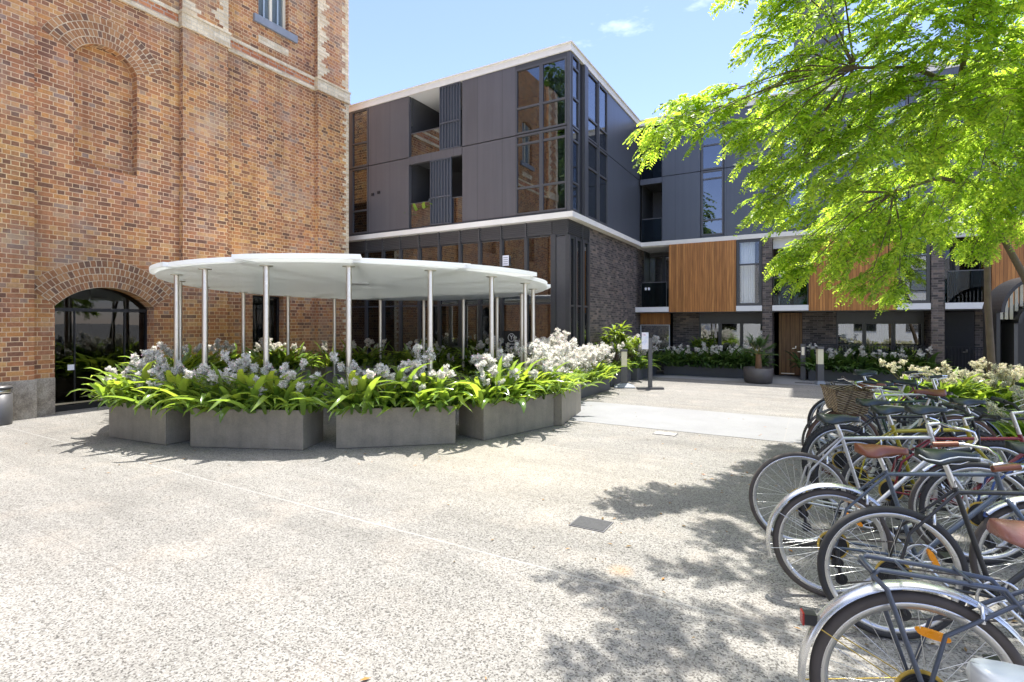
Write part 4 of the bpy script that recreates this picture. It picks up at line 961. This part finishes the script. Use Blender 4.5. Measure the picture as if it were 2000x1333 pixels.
HIGH = [(-.4,5.1,5.1,.45),(-.25,4.4,5.0,.4),(-.35,5.7,5.1,.3),(.0,3.3,4.8,.4),(-.9,4.5,5.0,.3),(-.3,3.9,4.9,.45),(.4,3.4,5,.7),(-.5,2.9,4.6,.3),(.2,2.6,4.8,.6),(1.0,4.2,5.2,.95),(.9,5.3,5.3,.9),(.2,5.0,5.2,.55),(1.6,3.2,5,.9),(2.2,5.2,5.2,1.2),(1.8,6.4,5.6,1.1),(.1,5.8,5.2,.55),(3.3,6.6,5.2,1.2),(3.4,8.2,5.0,1.1)]
def crown(seed, blobs, dens, mat):
    g = np.random.default_rng(seed); Pn = []; Dn = []; S = []
    cen = np.array([1.6,8.2,4.2])
    for bx, by, bz, r in blobs:
        c = np.array([bx,by,bz]); out = c - cen; out[2] *= .3; out /= max(np.linalg.norm(out), .3)
        nt_ = max(6, int(dens*r**2.0*(.7 if bx < -.2 else 1)))
        for i in range(nt_):
            q = g.normal(size=3); q /= np.linalg.norm(q); q *= g.uniform(.15,1)**.5*r*np.array([1,1,.72])
            p = c + q - out*.12*min(r,.6); d = out*.9 + q/max(r,.3)*.55 + g.normal(size=3)*.35; d[2] = d[2]*.5 - .05; d /= np.linalg.norm(d)
            ln = g.uniform(.28,.55)*min(1, .55+r*.6); n = int(g.integers(6,10)); ts = np.linspace(.1,1,n)
            pts = p + d*(ts*ln)[:,None]; pts[:,2] -= .28*ln*ts**2*1.2
            S.append(([tuple(p - d*.05), tuple(pts[n//2]), tuple(pts[-1])], [.005,.004,.0018]))
            sd = np.cross(d,[0,0,1]); sd /= np.linalg.norm(sd)+1e-9
            for j in range(n):
                s_ = 1 if j % 2 else -1; f = d*.75 + sd*s_*.8 + g.normal(size=3)*.22; f[2] -= .25; f /= np.linalg.norm(f); Pn.append(pts[j]); Dn.append(f)
            Pn.append(pts[-1]); Dn.append(d*.8+np.array([0,0,-.4]))
    Pn = np.array(Pn); Dn = np.array(Dn); Dn /= np.linalg.norm(Dn,axis=1)[:,None]; F = len(Pn); K = 8
    ln = g.uniform(.13,.24,F); t = (np.arange(K)+.8)/K
    up = np.array([0,0,1.]) + g.normal(size=(F,3))*.35
    S1 = np.cross(Dn, up); S1 /= np.linalg.norm(S1,axis=1)[:,None]; N1 = np.cross(S1, Dn)
    V = []
    for k in range(K):
        c = Pn + Dn*(ln*t[k])[:,None]; c[:,2] -= .38*ln*t[k]**2
        dd = Dn.copy(); dd[:,2] -= .76*t[k]; dd /= np.linalg.norm(dd,axis=1)[:,None]
        ll = (.036+.026*math.sin(math.pi*t[k]))*g.uniform(.8,1.25,F)
        for s_ in (1,-1):
            a = S1*s_*.86 + dd*.5 - N1*.22 + g.normal(size=(F,3))*.12; a /= np.linalg.norm(a,axis=1)[:,None]
            b = np.cross(a, N1 + g.normal(size=(F,3))*.25); b /= np.linalg.norm(b,axis=1)[:,None]; wl = (ll*.25)[:,None]
            m = c + a*(ll*.5)[:,None]; V.append(np.stack([c, m+b*wl, c+a*ll[:,None], m-b*wl],1))
    a = Dn*ln[:,None]; e = Pn + a; e[:,2] -= .38*ln; V.append(np.stack([Pn-S1*.0018, Pn+S1*.0018, e+S1*.001, e-S1*.001],1))
    V = np.concatenate(V).reshape(-1,3); n = len(V)//4
    return npmesh('crown_mesh', V, np.arange(n*4).reshape(-1,4), M[mat]), S
tree = thing('street_tree', 'feathery yellow green tree spreading over the row of bicycles', 'tree', (2.65,11.3,0), world=True)
cm, tw = crown(3, [b if b[0] > .2 else (b[0],b[1],b[2],b[3]*.93) for b in BLOBS] + [(1.7,7.2,5.3,.8),(2.4,8.4,4.6,.8),(2.3,9.3,4.6,.7),(1.2,7.9,4.3,.7)], 62, 'tree_leaf'); cm.transform(Matrix.Translation(-Vector((2.65,11.3,0)))); link('crown', cm, tree)
cm, tw2 = crown(4, HIGH, 32, 'tree_leaf'); cm.transform(Matrix.Translation(-Vector((2.65,11.3,0)))); link('upper_crown', cm, tree); tw += tw2; BLOBS += HIGH
m = MB(); m.path([(2.53,11.25,0),(2.50,11.22,.9),(2.46,11.25,1.9),(2.44,11.2,2.9),(2.42,11.0,3.5)], [.062,.052,.047,.043,.036], 12); m.build('trunk', M['bark'], tree)
m = MB(); m.path([(3.5,11.0,0),(3.22,11.05,1.2),(2.86,11.1,2.32),(2.60,11.12,2.98),(2.4,10.6,4.0)], [.066,.057,.050,.044,.036], 12); m.build('leaning_trunk', M['bark'], tree)
br = []; hubs = [((2.45,11.0,3.5),(1.9,9.8,3.6)),((2.4,10.6,4.0),(1.6,8.6,4.6)),((1.9,9.8,3.6),(.9,8.4,3.3)),((1.6,8.6,4.6),(.4,7.1,4.5)),((1.6,8.6,4.6),(1.4,6.6,5.4)),((1.4,6.6,5.4),(.6,4.2,5.2)),((2.4,10.6,4.0),(2.9,8.2,5.0)),((2.9,8.2,5.0),(2.2,5.2,5.3))]
m = MB()
for a, b in hubs:
    a = Vector(a); b = Vector(b); mid = (a+b)/2 + Vector((random.uniform(-.1,.1),random.uniform(-.1,.1),.12)); m.path([a,mid,b], [.034,.025,.017], 8)
ends = [Vector(h[1]) for h in hubs] + [Vector((2.45,11.0,3.5))]
for bx, by, bz, r in BLOBS:
    c = Vector((bx,by,bz)); e = min(ends, key=lambda q: (q-c).length); mid = e.lerp(c,.5) + Vector((random.uniform(-.08,.08),random.uniform(-.08,.08),.1)); m.path([e,mid,c], [.012,.008,.004], 6)
for pts, r in tw: m.path(pts, r, 4, caps=False)
m.build('branches', M['bark'], tree)

bt, bs = crown(9, [(0,0,0,.8),(.7,.1,-.2,.6),(-.6,.3,-.1,.65),(.1,-.6,.2,.6),(0,.2,.7,.6),(-.3,-.3,-.6,.5),(.4,.3,.4,.5)], 120, 'lily_dark')
for x, y, h, sz, lab in ((-17,-13,12.5,7,'tall dark green tree reflected in the upper corner windows'),(-24,-20,9,6,'second dark tree far behind, reflected beside the brick corner')):
    t = thing('reflected_tree', lab, 'tree', (x,y,0)); c = link('crown', bt, t); c.location = (0,0,h); c.scale = (sz,)*3
    MB().path([(0,0,0),(.1,0,h*.5),(0,.1,h)], [.35,.25,.15], 10).build('trunk', M['bark'], t)
# ------------------------------------------------------------------ bicycles
def paint(name, col, rough=.3, metal=0.): return plain(name, col, rough, metal, .5, var=.08, scale=14, **{'Coat_Weight': .3} )
for n, c, r, mt in (('silver',(.55,.56,.56),.3,.6),('steel_blue',(.10,.125,.16),.3,.3),('matt_black',(.022,.023,.025),.4,0),('navy_grey',(.07,.085,.115),.35,.2),('yellow',(.40,.33,.02),.3,0),('red',(.19,.012,.02),.3,0),('white_paint',(.78,.76,.72),.3,0),('dark_green',(.03,.07,.045),.35,0),('cream',(.62,.56,.42),.35,0),('royal_blue',(.03,.07,.22),.3,0),('maroon',(.2,.03,.04),.3,0)):
    M['p_'+n] = paint('paint_'+n, c, r, mt)
M['rubber'] = plain('tyre_rubber', (.035,.034,.034), .75, var=.3, scale=20); M['rubber_brown'] = plain('brown_tyre', (.16,.09,.06), .7, var=.25)
M['rubber_worn'] = plain('worn_tyre', (.085,.072,.062), .8, var=.3, scale=16)
M['alu'] = plain('aluminium', (.72,.72,.70), .3, .9, var=.1); M['chrome'] = plain('chrome', (.8,.8,.79), .12, 1, var=.05)
M['spoke'] = plain('spoke_steel', (.75,.75,.73), .3, .9, var=.05); M['fender'] = plain('silver_mudguard', (.66,.66,.64), .25, .75, var=.1, scale=6)
M['leather'] = plain('brown_leather', (.19,.062,.028), .33, 0, .5, var=.3, scale=9); M['leather_pink'] = plain('faded_brown_leather', (.27,.12,.09), .28, var=.2, scale=8)
M['vinyl'] = plain('black_vinyl', (.022,.03,.028), .35, var=.2); M['vinyl_grey'] = plain('pale_grey_saddle', (.44,.47,.49), .35, var=.1, scale=6); M['piping'] = plain('white_piping', (.75,.76,.74), .5)
M['reflector'] = plain('orange_reflector', (.85,.30,.01), .25, var=.1, scale=40); M['red_lens'] = plain('red_lens', (.34,.03,.025), .25, var=.1); M['gold'] = plain('gold_wire', (.65,.45,.10), .35, .6); M['cable'] = plain('white_cable', (.75,.74,.72), .5); M['greens'] = plain('green_plastic', (.05,.5,.12), .4)
def wickermat():
    t = NT('wicker'); p = t.obj(); s = t.n('ShaderNodeSeparateXYZ'); t.l(p, s.inputs[0])
    k = t.math('ADD', s.outputs[0], s.outputs[1])
    a = t.math('SINE', t.math('MULTIPLY', k, 95)); b = t.math('SINE', t.math('MULTIPLY', s.outputs[2], 260)); h = t.math('MULTIPLY', a, b)
    v = t.math('GREATER_THAN', t.math('SINE', t.math('MULTIPLY', k, 47)), .86)
    c = t.ramp(t.math('MULTIPLY_ADD', h, .35, t.math('MULTIPLY', t.noise(p, 25, 3), .8)), [(.1,(.10,.065,.035)),(.5,(.36,.27,.16)),(.9,(.52,.42,.28))]); c = t.mix(t.math('MULTIPLY', v, .6), c, (.10,.07,.045))
    return t.done(t.bsdf(c, .7, 0, .3, t.bump(h, .9, .01)))
M['wicker'] = wickermat()
CACHE = {}
def cached(key, fn):
    if key not in CACHE: CACHE[key] = fn()
    return CACHE[key]
def tyre_mesh(R, r, mat, knob=False):
    p = [(R-r*1.05+math.cos(a)*r*1.1, math.sin(a)*r) for a in [2*math.pi*i/12 for i in range(12)]]
    m = MB().lathe(p, n=72, axis='y', closed=True)
    if knob:
        for i in range(72):
            a = 2*math.pi*i/72
            for y in (-.6,0,.6):
                a2 = a + (.04 if y == 0 else 0); rr = R + .004 - abs(y)*r*.28; u = Vector((math.cos(a2),0,math.sin(a2))); v = Vector((-u.z,0,u.x)); c = u*rr + Vector((0,y*r,0))
                q = [c + v*s*.007 + Vector((0,t*.006,0)) + u*h for h in (-.006,.004) for s,t in ((-1,-1),(1,-1),(1,1),(-1,1))]
                m.add(q, [(4,5,6,7),(0,1,5,4),(1,2,6,5),(2,3,7,6),(3,0,4,7)])
    return m.mesh('tyre_mesh', mat)
def rim_mesh(R, r, mat):
    i = R-r*2.0; p = [(i+.006,-r*.62),(i+.006,r*.62),(i-.006,r*.62),(i-.022,r*.35),(i-.022,-r*.35),(i-.006,-r*.62)]
    return MB().lathe(p, n=64, axis='y', closed=True).mesh('rim_mesh', mat)
def spoke_mesh(R, r, n=32):
    m = MB(); ro = R-r*2-.018
    for k in range(n):
        a = 2*math.pi*k/n; s = 1 if k % 2 else -1; b = a + (1.15 if (k//2) % 2 else -1.15)
        m.path([(.022*math.cos(b), s*.028, .022*math.sin(b)), (ro*math.cos(a), s*.003, ro*math.sin(a))], .00115, 4, caps=False)
    return m.mesh('spoke_mesh', M['spoke'])
def hub_mesh():
    return MB().lathe([(0,-.05),(.008,-.05),(.008,-.034),(.026,-.032),(.026,-.027),(.014,-.022),(.014,.022),(.026,.027),(.026,.032),(.008,.034),(.008,.05),(0,.05)], n=20, axis='y').mesh('hub_mesh', M['alu'])
def fender_arc(x, z, R, w, a0, a1, n=26):
    m = MB(); sec = [(0,-w),(.010,-w*.8),(.016,-w*.3),(.016,w*.3),(.010,w*.8),(0,w)]; vs = []
    for i in range(n+1):
        a = a0+(a1-a0)*i/n
        for dr, y in sec: vs.append((x+(R+dr)*math.cos(a), y, z+(R+dr)*math.sin(a)))
    k = len(sec); m.add(vs, [(i*k+j, i*k+j+1, (i+1)*k+j+1, (i+1)*k+j) for i in range(n) for j in range(k-1)], True); return m
def saddle_mesh(mat, ln=.27, wd=.078, sk=.045, key=0):
    m = MB(); vs = []; N = 14; K = 11
    for i in range(N+1):
        t = i/N; x = -.12+ln*t; w = wd*(math.sin(min(1,t/.16)*math.pi/2)**.7 if t < .16 else 1)*(1 if t < .25 else .30+.70*math.exp(-((t-.25)/.24)**2)); w *= (1-((t-.93)/.07)**2*.6) if t > .93 else 1
        zt = .012*(1-t*3)**2*(t < .33) + .010*math.sin(t*3.14) - .012*t; dp = sk*(.5+.5*math.sin(math.pi*min(1,.15+t)))
        for j in range(K):
            a = math.pi*j/(K-1); vs.append((x, w*math.cos(a), zt + .016*math.sin(a)**.6 - dp*(abs(math.cos(a))**3.0)))
    fs = [(i*K+j, (i+1)*K+j, (i+1)*K+j+1, i*K+j+1) for i in range(N) for j in range(K-1)]
    fs += [tuple(range(K)), tuple((N*K+j) for j in range(K))[::-1]] + [(i*K, i*K+K-1, (i+1)*K+K-1, (i+1)*K) for i in range(N)]
    m.add(vs, fs, True); return m.mesh('saddle_mesh', mat)
def bicycle(label, x, y, head, frame='p_matt_black', R=.335, tr=.016, tyre='rubber', rim='alu', knob=False, saddle='vinyl', sh=.94, piping=False, bars='flat', grip='vinyl', fend=(0,0), rack=None,
            basket=False, refl=(), step=False, big=0., lean=0., tail=None, front_left=False, hb=0., fenmat='fender', stays=None, steer=0., bell=False, cables=False, cass=True, fork=None, top2=None, bag=None, pump=None, sx=0.):
    """parked bicycle: local x forward, rear contact at the origin"""
    wb = 1.0 + big*.4
    if front_left: ox, oy = x + wb*math.cos(head), y + wb*math.sin(head); rz = head + math.pi
    else: ox, oy, rz = x, y, head
    t = thing('bicycle', label, 'bicycle', (ox,oy,0), rz, 'bicycles parked in a row'); t.rotation_euler = (lean,0,rz)
    A = Vector((0,0,R)); F = Vector((wb,0,R)); BB = Vector((.43,0,.275)); ST = Vector((.275-big*.12+sx,0,.76+big)); HT = Vector((.80+big*.25,0,.80+big)); HB = Vector((.845+big*.25,0,.655+big*.8))
    fm = M[frame]; rt = .0150 if knob or big > .05 else .0125
    m = MB(); m.tube(BB,ST+(ST-BB).normalized()*.03,rt); m.tube(HB,HT,rt*1.15); m.tube(BB,HB+(HT-HB)*.15,rt*1.1)
    if step: m.path([BB+(ST-BB)*.42, BB+(ST-BB)*.42+Vector((.2,0,.03)), HB+(HT-HB)*.55], rt)
    else: m.tube(ST-(ST-BB)*.05, HT-(HT-HB)*.22, rt)
    for s in (-1,1):
        m.path([BB+Vector((0,s*.02,0)), Vector((.25,s*.045,.30)), A+Vector((0,s*.056,0))], .0085, 7); m.path([ST-(ST-BB)*.04+Vector((0,s*.016,0)), A+Vector((.06,s*.05,.22)), A+Vector((0,s*.058,0))], .0075, 7)
    m.path([BB+Vector((0,-.035,0)), BB+Vector((0,.035,0))], .021, 12)
    m.build('frame', fm, t)
    # fork
    m = MB(); cr_ = HB - (HT-HB).normalized()*.03; st = Vector((0,0,0))
    for s in (-1,1): m.path([cr_+Vector((0,s*.012,.01)), cr_+Vector((.012,s*.045,-.02)), Vector((F.x-.035,s*.05,F.z+.14)), F+Vector((0,s*.052,0))], [.013,.0135,.011,.008], 8)
    m.build('fork', M[fork] if fork else fm, t)
    # wheels
    kw = (round(R,3),tr)
    for c, nm in ((A,'r'),(F,'f')):
        wl = link('wheel', cached(('rim',kw,rim), lambda: rim_mesh(R,tr,M[rim])), t); wl.location = c; wl.rotation_euler = (0,random.uniform(0,6),0)
        link('tyre', cached(('tyre',kw,tyre,knob), lambda: tyre_mesh(R,tr,M[tyre],knob)), wl); link('spoke_lacing', cached(('spk',kw), lambda: spoke_mesh(R,tr)), wl); link('hub', cached('hub', hub_mesh), wl)
        if nm == 'r':
            for an in refl:
                wl.rotation_euler = (0,0,0); rr = R*.60; ca, sa = math.cos(an), math.sin(an); u = Vector((-sa,0,ca)); v = Vector((ca,0,sa)); b = MB(); q = []
                for yy in (-.012,.006):
                    for i in range(12):
                        e = 2*math.pi*i/12; q.append(v*rr + u*.052*math.copysign(abs(math.cos(e))**.6,math.cos(e)) + v*.0135*math.sin(e) + Vector((0,yy,0)))
                b.add(q, [tuple(range(12)), tuple(range(12,24))[::-1]] + [(i,i+12,(i+1)%12+12,(i+1)%12) for i in range(12)]); b.build('reflector', M['reflector'], wl)
    # seat
    S = ST + Vector((-(sh-ST.z)*.30,0,sh-ST.z)); MB().tube(ST,S-Vector((0,0,.03)),.0125,10).build('seat_post', M['alu'], t)
    sd = link('saddle', cached(('sad',saddle), lambda: saddle_mesh(M[saddle])), t); sd.location = S; sd.rotation_euler = (0,-.03,0)
    m = MB()
    for s in (-1,1): m.path([(-.09,s*.03,-.028),(-.03,s*.022,-.045),(.06,s*.02,-.045),(.13,s*.008,-.02)],.0035,6)
    m.build('seat_rails', M['chrome'], sd)
    if piping:
        m = MB()
        for s in (-1,1): m.path([(-.115,s*.03,-.004),(-.10,s*.068,-.014),(-.05,s*.0795,-.020),(0,s*.062,-.008),(.05,s*.036,-.006),(.14,s*.024,-.012)],.0032,6)
        m.build('piping', M['piping'], sd)
    if bag: m = MB(); m.box(-.15,-.04,-.045,.045,-.13,-.03); m.build('saddle_bag', M[bag], sd)
    # cranks, chain, gears
    m = MB().lathe([(.085,-.052),(.098,-.052),(.098,-.046),(.085,-.046)], BB, 40, 'y', True)
    for k in range(5): a = 2*math.pi*k/5; m.path([BB+Vector((0,-.049,0)), BB+Vector((.09*math.cos(a),-.049,.09*math.sin(a)))], .006, 6)
    m.path([BB+Vector((0,-.06,0)), BB+Vector((.12,-.075,-.12))], .010, 8); m.path([BB+Vector((0,.05,0)), BB+Vector((-.12,.065,.12))], .010, 8)
    ck = m.build('crankset', M['alu'] if not knob else M['black'], t)
    for c, s in ((BB+Vector((.12,-.12,-.12)),-1),(BB+Vector((-.12,.11,.12)),1)): MB().box(c.x-.045,c.x+.045,c.y-.04,c.y+.04,c.z-.012,c.z+.012).build('pedal', M['black'], ck)
    if cass:
        m = MB()
        for i in range(7): m.lathe([(.0,-.030-i*.0045),(.072-i*.0065,-.030-i*.0045),(.072-i*.0065,-.0325-i*.0045),(.0,-.0325-i*.0045)], A, 30, 'y', True, False)
        cs = m.build('cassette', M['black'], t)
        MB().lathe([(.03,-.026),(.084,-.026),(.084,-.028),(.03,-.028)], A, 34, 'y', True, False).build('spoke_guard', M['gold'], cs)
        m = MB(); d0 = A+Vector((.01,-.062,-.085)); d1 = d0+Vector((.02,0,-.09))
        for d in (d0,d1): m.lathe([(.004,-.007),(.031,-.007),(.031,.007),(.004,.007)], d, 16, 'y', True, False)
        m.path([d0+Vector((0,-.01,0)), d1+Vector((0,-.01,0))], .010, 6); m.path([A+Vector((.01,-.06,-.01)), d0+Vector((0,-.012,0))], .012, 6); m.build('derailleur', M['black'], t)
        ch = [A+Vector((0,-.045,.045)), BB+Vector((0,-.049,.098)), BB+Vector((.095,-.049,.03)), BB+Vector((.07,-.049,-.07)), BB+Vector((0,-.049,-.098)), d1+Vector((0,0,-.022)), d1+Vector((-.022,0,0)), d0+Vector((.02,0,0)), A+Vector((-.045,-.045,0))]
    else: ch = [A+Vector((0,-.045,.04)), BB+Vector((0,-.049,.098)), BB+Vector((.095,-.049,.03)), BB+Vector((.07,-.049,-.07)), BB+Vector((0,-.049,-.098)), A+Vector((0,-.045,-.04)), A+Vector((-.04,-.045,0))]
    MB().path(ch, .0042, 6, closed=True).build('chain', M['rubber_worn'], t)
    # bars
    hz = HT + (HT-HB).normalized()*(.055+hb); m = MB(); m.path([HT, hz], .0135, 8); ex = hz + Vector((.075 if bars != 'swept' else .045,0,.012)); m.path([hz, ex], .012, 8); m.build('stem', M['alu'] if frame != 'p_matt_black' else M['black'], t)
    if bars == 'flat': pts = [[(0,0,0),(.0,s*.14,.012),(-.03,s*.29,.02)] for s in (-1,1)]
    elif bars == 'riser': pts = [[(0,0,0),(0,s*.05,0),(-.005,s*.11,.04),(-.03,s*.31,.055)] for s in (-1,1)]
    elif bars == 'swept': pts = [[(0,0,0),(.035,s*.09,.02),(.03,s*.17,.045),(-.06,s*.25,.05),(-.20,s*.27,.035)] for s in (-1,1)]
    else: pts = [[(0,0,0),(.0,s*.15,0),(.03,s*.20,-.0),(.085,s*.205,-.015),(.10,s*.205,-.06),(.06,s*.205,-.125),(-.03,s*.205,-.135)] for s in (-1,1)]
    m = MB()
    for q in pts: m.path([ex+Vector(p) for p in q], .0105, 8)
    hbar = m.build('handlebar', M['chrome'] if bars != 'riser' else M['black'], t)
    for q in pts:
        a, b = Vector(q[-2]), Vector(q[-1]); a = b + (a-b)*min(1, .125/(a-b).length)
        MB().path([ex+a, ex+b], .0165, 10).build('grip', M[grip], hbar)
        if bars != 'drop': MB().path([ex+a*1.0+(a-b).normalized()*.03, ex+a+Vector((.05,0,-.012)), ex+b+Vector((.055,0,-.03))], .0055, 6).build('brake_lever', M['alu'], hbar)
        else: MB().path([ex+Vector(q[3]), ex+Vector(q[3])+Vector((.02,0,.03)), ex+Vector(q[3])+Vector((.03,0,-.08))], .008, 6).build('brake_lever', M['black'], hbar)
    if bell: p = ex+Vector(pts[0][-2])+(Vector(pts[0][-2])-Vector(pts[0][-1])).normalized()*.07; MB().lathe([(0,.012),(.024,.014),(.028,.03),(.018,.045),(0,.05)], p, 18).build('bell', M['chrome'], hbar)
    if cables:
        for k in range(3):
            s = (-1,1,.4)[k]; MB().path([ex+Vector((-.01,s*.2,.015)), ex+Vector((.10,s*.13,.09)), ex+Vector((.10,s*.03,.02)), HT+Vector((.03,.02*s,-.04)), HB+Vector((.0,.01*s,.0))], .003, 5).build('brake_cable', M['cable'], t)
    # brakes
    for p in (A+Vector((.17,0,R*.96)), cr_+Vector((.02,0,.005))): m = MB(); m.path([p+Vector((0,-.04,-.05)), p+Vector((0,-.035,0)), p+Vector((0,.035,0)), p+Vector((0,.04,-.05))], .007, 6); m.build('brake_caliper', M['alu'], t)
    # mudguards
    if fend[0]:
        fd = fender_arc(0,R,R+.020,tr+.012,R_(35),R_(198)).build('mudguard', M[fenmat], t); m = MB()
        for s in (-1,1):
            for an in (R_(188),R_(150)): m.path([A+Vector((0,s*.06,0)), A+Vector(((R+.018)*math.cos(an),s*(tr+.012),(R+.018)*math.sin(an)))], .0022, 5)
        m.build('mudguard_stay', M[stays or 'spoke'], fd)
    if fend[1]:
        fd = fender_arc(F.x,R,R+.020,tr+.012,R_(-5),R_(135)).build('mudguard', M[fenmat], t); m = MB()
        for s in (-1,1): m.path([F+Vector((0,s*.056,0)), F+Vector(((R+.018)*math.cos(R_(8)),s*(tr+.012),(R+.018)*math.sin(R_(8))))], .0022, 5)
        m.build('mudguard_stay', M['spoke'], fd)
    if tail: a = R_(150); c = A+Vector(((R+.06)*math.cos(a),0,(R+.06)*math.sin(a))); tl = MB().box(c.x-.012,c.x+.028,-.018,.018,c.z-.02,c.z+.018).build('tail_lamp', M['black'], t); MB().box(c.x-.019,c.x-.0125,-.017,.017,c.z-.023,c.z+.021).build('lens', M['red_lens'], tl)
    if rack:
        zt = 2*R+.085; m = MB()
        for s in (-1,1):
            m.path([A+Vector((.0,s*.075,.01)), A+Vector((-.115,s*.065,.36)), Vector((-.155,s*.06,zt-.02)), Vector((-.135,s*.055,zt)), Vector((.05,s*.052,zt-.012)), Vector((.23,s*.035,zt-.03)), Vector((.30,s*.02,ST.z-.12))], .0088, 8)
        m.path([(-.150,-.058,zt-.008),(-.158,-.03,zt),(-.158,.03,zt),(-.150,.058,zt-.008)], .0088, 8)
        for x_ in (-.05,.13): m.path([(x_,-.055,zt-.004-.035*max(0,x_)),(x_,.055,zt-.004-.035*max(0,x_))], .005, 6)
        m.build('carrier_rack', M[rack], t)
    if basket:
        c = ex + Vector((.16,0,-.06)); m = MB(); b0, b1, z0, z1 = (.125,.19), (.165,.25), c.z-.17, c.z+.06
        lo = [(c.x+sx*b0[0], sy*b0[1]) for sx, sy in ((-1,-1),(1,-1),(1,1),(-1,1))]; hi = [(c.x+sx*b1[0], sy*b1[1]) for sx, sy in ((-1,-1),(1,-1),(1,1),(-1,1))]
        m.add([(p[0],p[1],z0) for p in lo]+[(p[0],p[1],z1) for p in hi], [(0,3,2,1)]+[(i,(i+1)%4,(i+1)%4+4,i+4) for i in range(4)])
        bk = m.build('basket', M['wicker'], t); sm = bk.modifiers.new('thick','SOLIDIFY'); sm.thickness = .012
        m = MB(); m.path([(p[0],p[1],z1) for p in hi], .011, 8, closed=True); m.build('basket_rim', M['wicker'], bk)
    if pump: m = MB(); m.path([BB+(HB-BB)*.3+Vector((0,.0,.05)), BB+(HB-BB)*.3+Vector((.03,0,.22))], .034, 12); m.build('water_bottle', M[pump], t)
    return t
H0 = R_(17)
bicycle('silver framed bicycle with a black saddle and bare rear wheel nearest the open paving', -.09,4.27, R_(17), 'p_silver', .335,.014,'rubber_worn',saddle='vinyl',sh=.93,big=.05,bars='drop',fend=(0,1),steer=0,cass=True)
bicycle('steel blue bicycle with a brown leather saddle, silver mudguards and brown grips', .09,3.56, R_(17), 'p_steel_blue', .315,.016,'rubber_worn',saddle='leather',sh=.88,bars='swept',grip='leather',fend=(1,1),refl=(.9,),bell=True,hb=-.04)
bicycle('black bicycle with a dark saddle edged in white piping and a black rear gear', .34,3.25, R_(15), 'p_matt_black', .335,.017,'rubber',saddle='vinyl',sh=.95,piping=True,bars='flat',refl=(.45,),big=.03)
bicycle('nearest bicycle with a silver rear mudguard, dark carrier rack and red tail lamp', .31,2.26, R_(15), 'p_navy_grey', .335,.018,'rubber_worn',saddle='leather_pink',sh=.92,bars='swept',fend=(1,1),rack='p_navy_grey',tail=True,refl=(1.35,),stays='gold',sx=.10)
bicycle('bicycle with a pale grey saddle at the bottom right corner', .16,1.30, R_(15), 'p_navy_grey', .335,.018,saddle='vinyl_grey',sh=.915,bars='flat')
bicycle('red framed bicycle with a white stem and pale forks behind the silver one', .50,4.86, R_(14), 'p_red', .335,.016,saddle='vinyl',sh=.96,bars='riser',fork='p_white_paint',hb=.1,cables=True,pump='p_white_paint')
bicycle('yellow mountain bicycle with knobby black tyres and a red bottle', .30,5.12, R_(20), 'p_yellow', .335,.025,'rubber','p_matt_black' if False else 'alu',True,saddle='vinyl',sh=.90,bars='riser',pump='p_red',big=-.02)
bicycle('black bicycle with knobby tyres between the yellow one and the wicker basket', .22,5.70, R_(16), 'p_matt_black', .33,.024,'rubber','alu',True,saddle='vinyl',sh=.88,bars='flat',hb=.02)
bicycle('old bicycle with a wicker basket over its brown tyred front wheel', .26,6.35, R_(14), 'p_cream', .345,.018,'rubber_brown',saddle='leather',sh=.92,bars='swept',front_left=True,basket=True,hb=.06,cass=False,fend=(1,1),fenmat='p_matt_black')
bicycle('dark green bicycle behind the basket with a brown saddle', .32,6.75, R_(18), 'p_dark_green', .335,.017,saddle='leather',sh=.93,bars='flat',fend=(1,0),fenmat='p_matt_black')
bicycle('white framed bicycle with chrome handlebars far along the row', .42,7.25, R_(16), 'p_white_paint', .335,.017,saddle='vinyl',sh=.90,bars='swept',hb=.08,fork='p_white_paint',big=.03)
bicycle('cream and white bicycle beyond the wicker basket', .25,7.75, R_(17), 'p_cream', .335,.017,saddle='vinyl',sh=.88,bars='flat',front_left=True,fork='p_white_paint')
bicycle('black bicycle with dropped handlebars second from the far end', .35,8.2, R_(15), 'p_matt_black', .335,.015,saddle='vinyl',sh=.94,bars='drop',big=.03)
bicycle('maroon bicycle with a black saddle at the far end of the row', .38,8.7, R_(16), 'p_maroon', .335,.017,saddle='vinyl',sh=.92,bars='flat',rack='p_matt_black')
bicycle('royal blue bicycle wedged between the red one and the yellow one', .95,4.55, R_(12), 'p_royal_blue', .335,.016,saddle='vinyl',sh=.80,bars='flat')
bicycle('black bicycle with tall handlebars set back at the right of the row', .95,6.0, R_(16), 'p_matt_black', .335,.02,'rubber','alu',True,saddle='vinyl',sh=.9,bars='riser',hb=.12)

# ------------------------------------------------------------------ fallen leaves
g = np.random.default_rng(21); n = 420; V = []
for i in range(n):
    if i % 3: x, y = g.normal(-.1,1.3), g.normal(5.4,2.2)
    else:
        a = g.uniform(0,6.28); r = g.uniform(3.6,4.9); x, y = CX+r*math.cos(a), CY+r*math.sin(a)
    a = g.uniform(0,6.28); l = g.uniform(.010,.026); w_ = l*g.uniform(.25,.45); u = np.array([math.cos(a),math.sin(a),0]); v = np.array([-u[1],u[0],0]); c = np.array([x,y,.006])
    V += [c-u*l, c-v*w_+[0,0,.004], c+u*l+[0,0,.003], c+v*w_+[0,0,.005]]
M['litter'] = leafmat('dry_leaf', (.22,.14,.05), (.3,.2,.06), .15, .8, .2)
structure(link('fallen_leaves', npmesh('litter_mesh', np.array(V), np.arange(n*4).reshape(-1,4), M['litter'])), 'stuff')
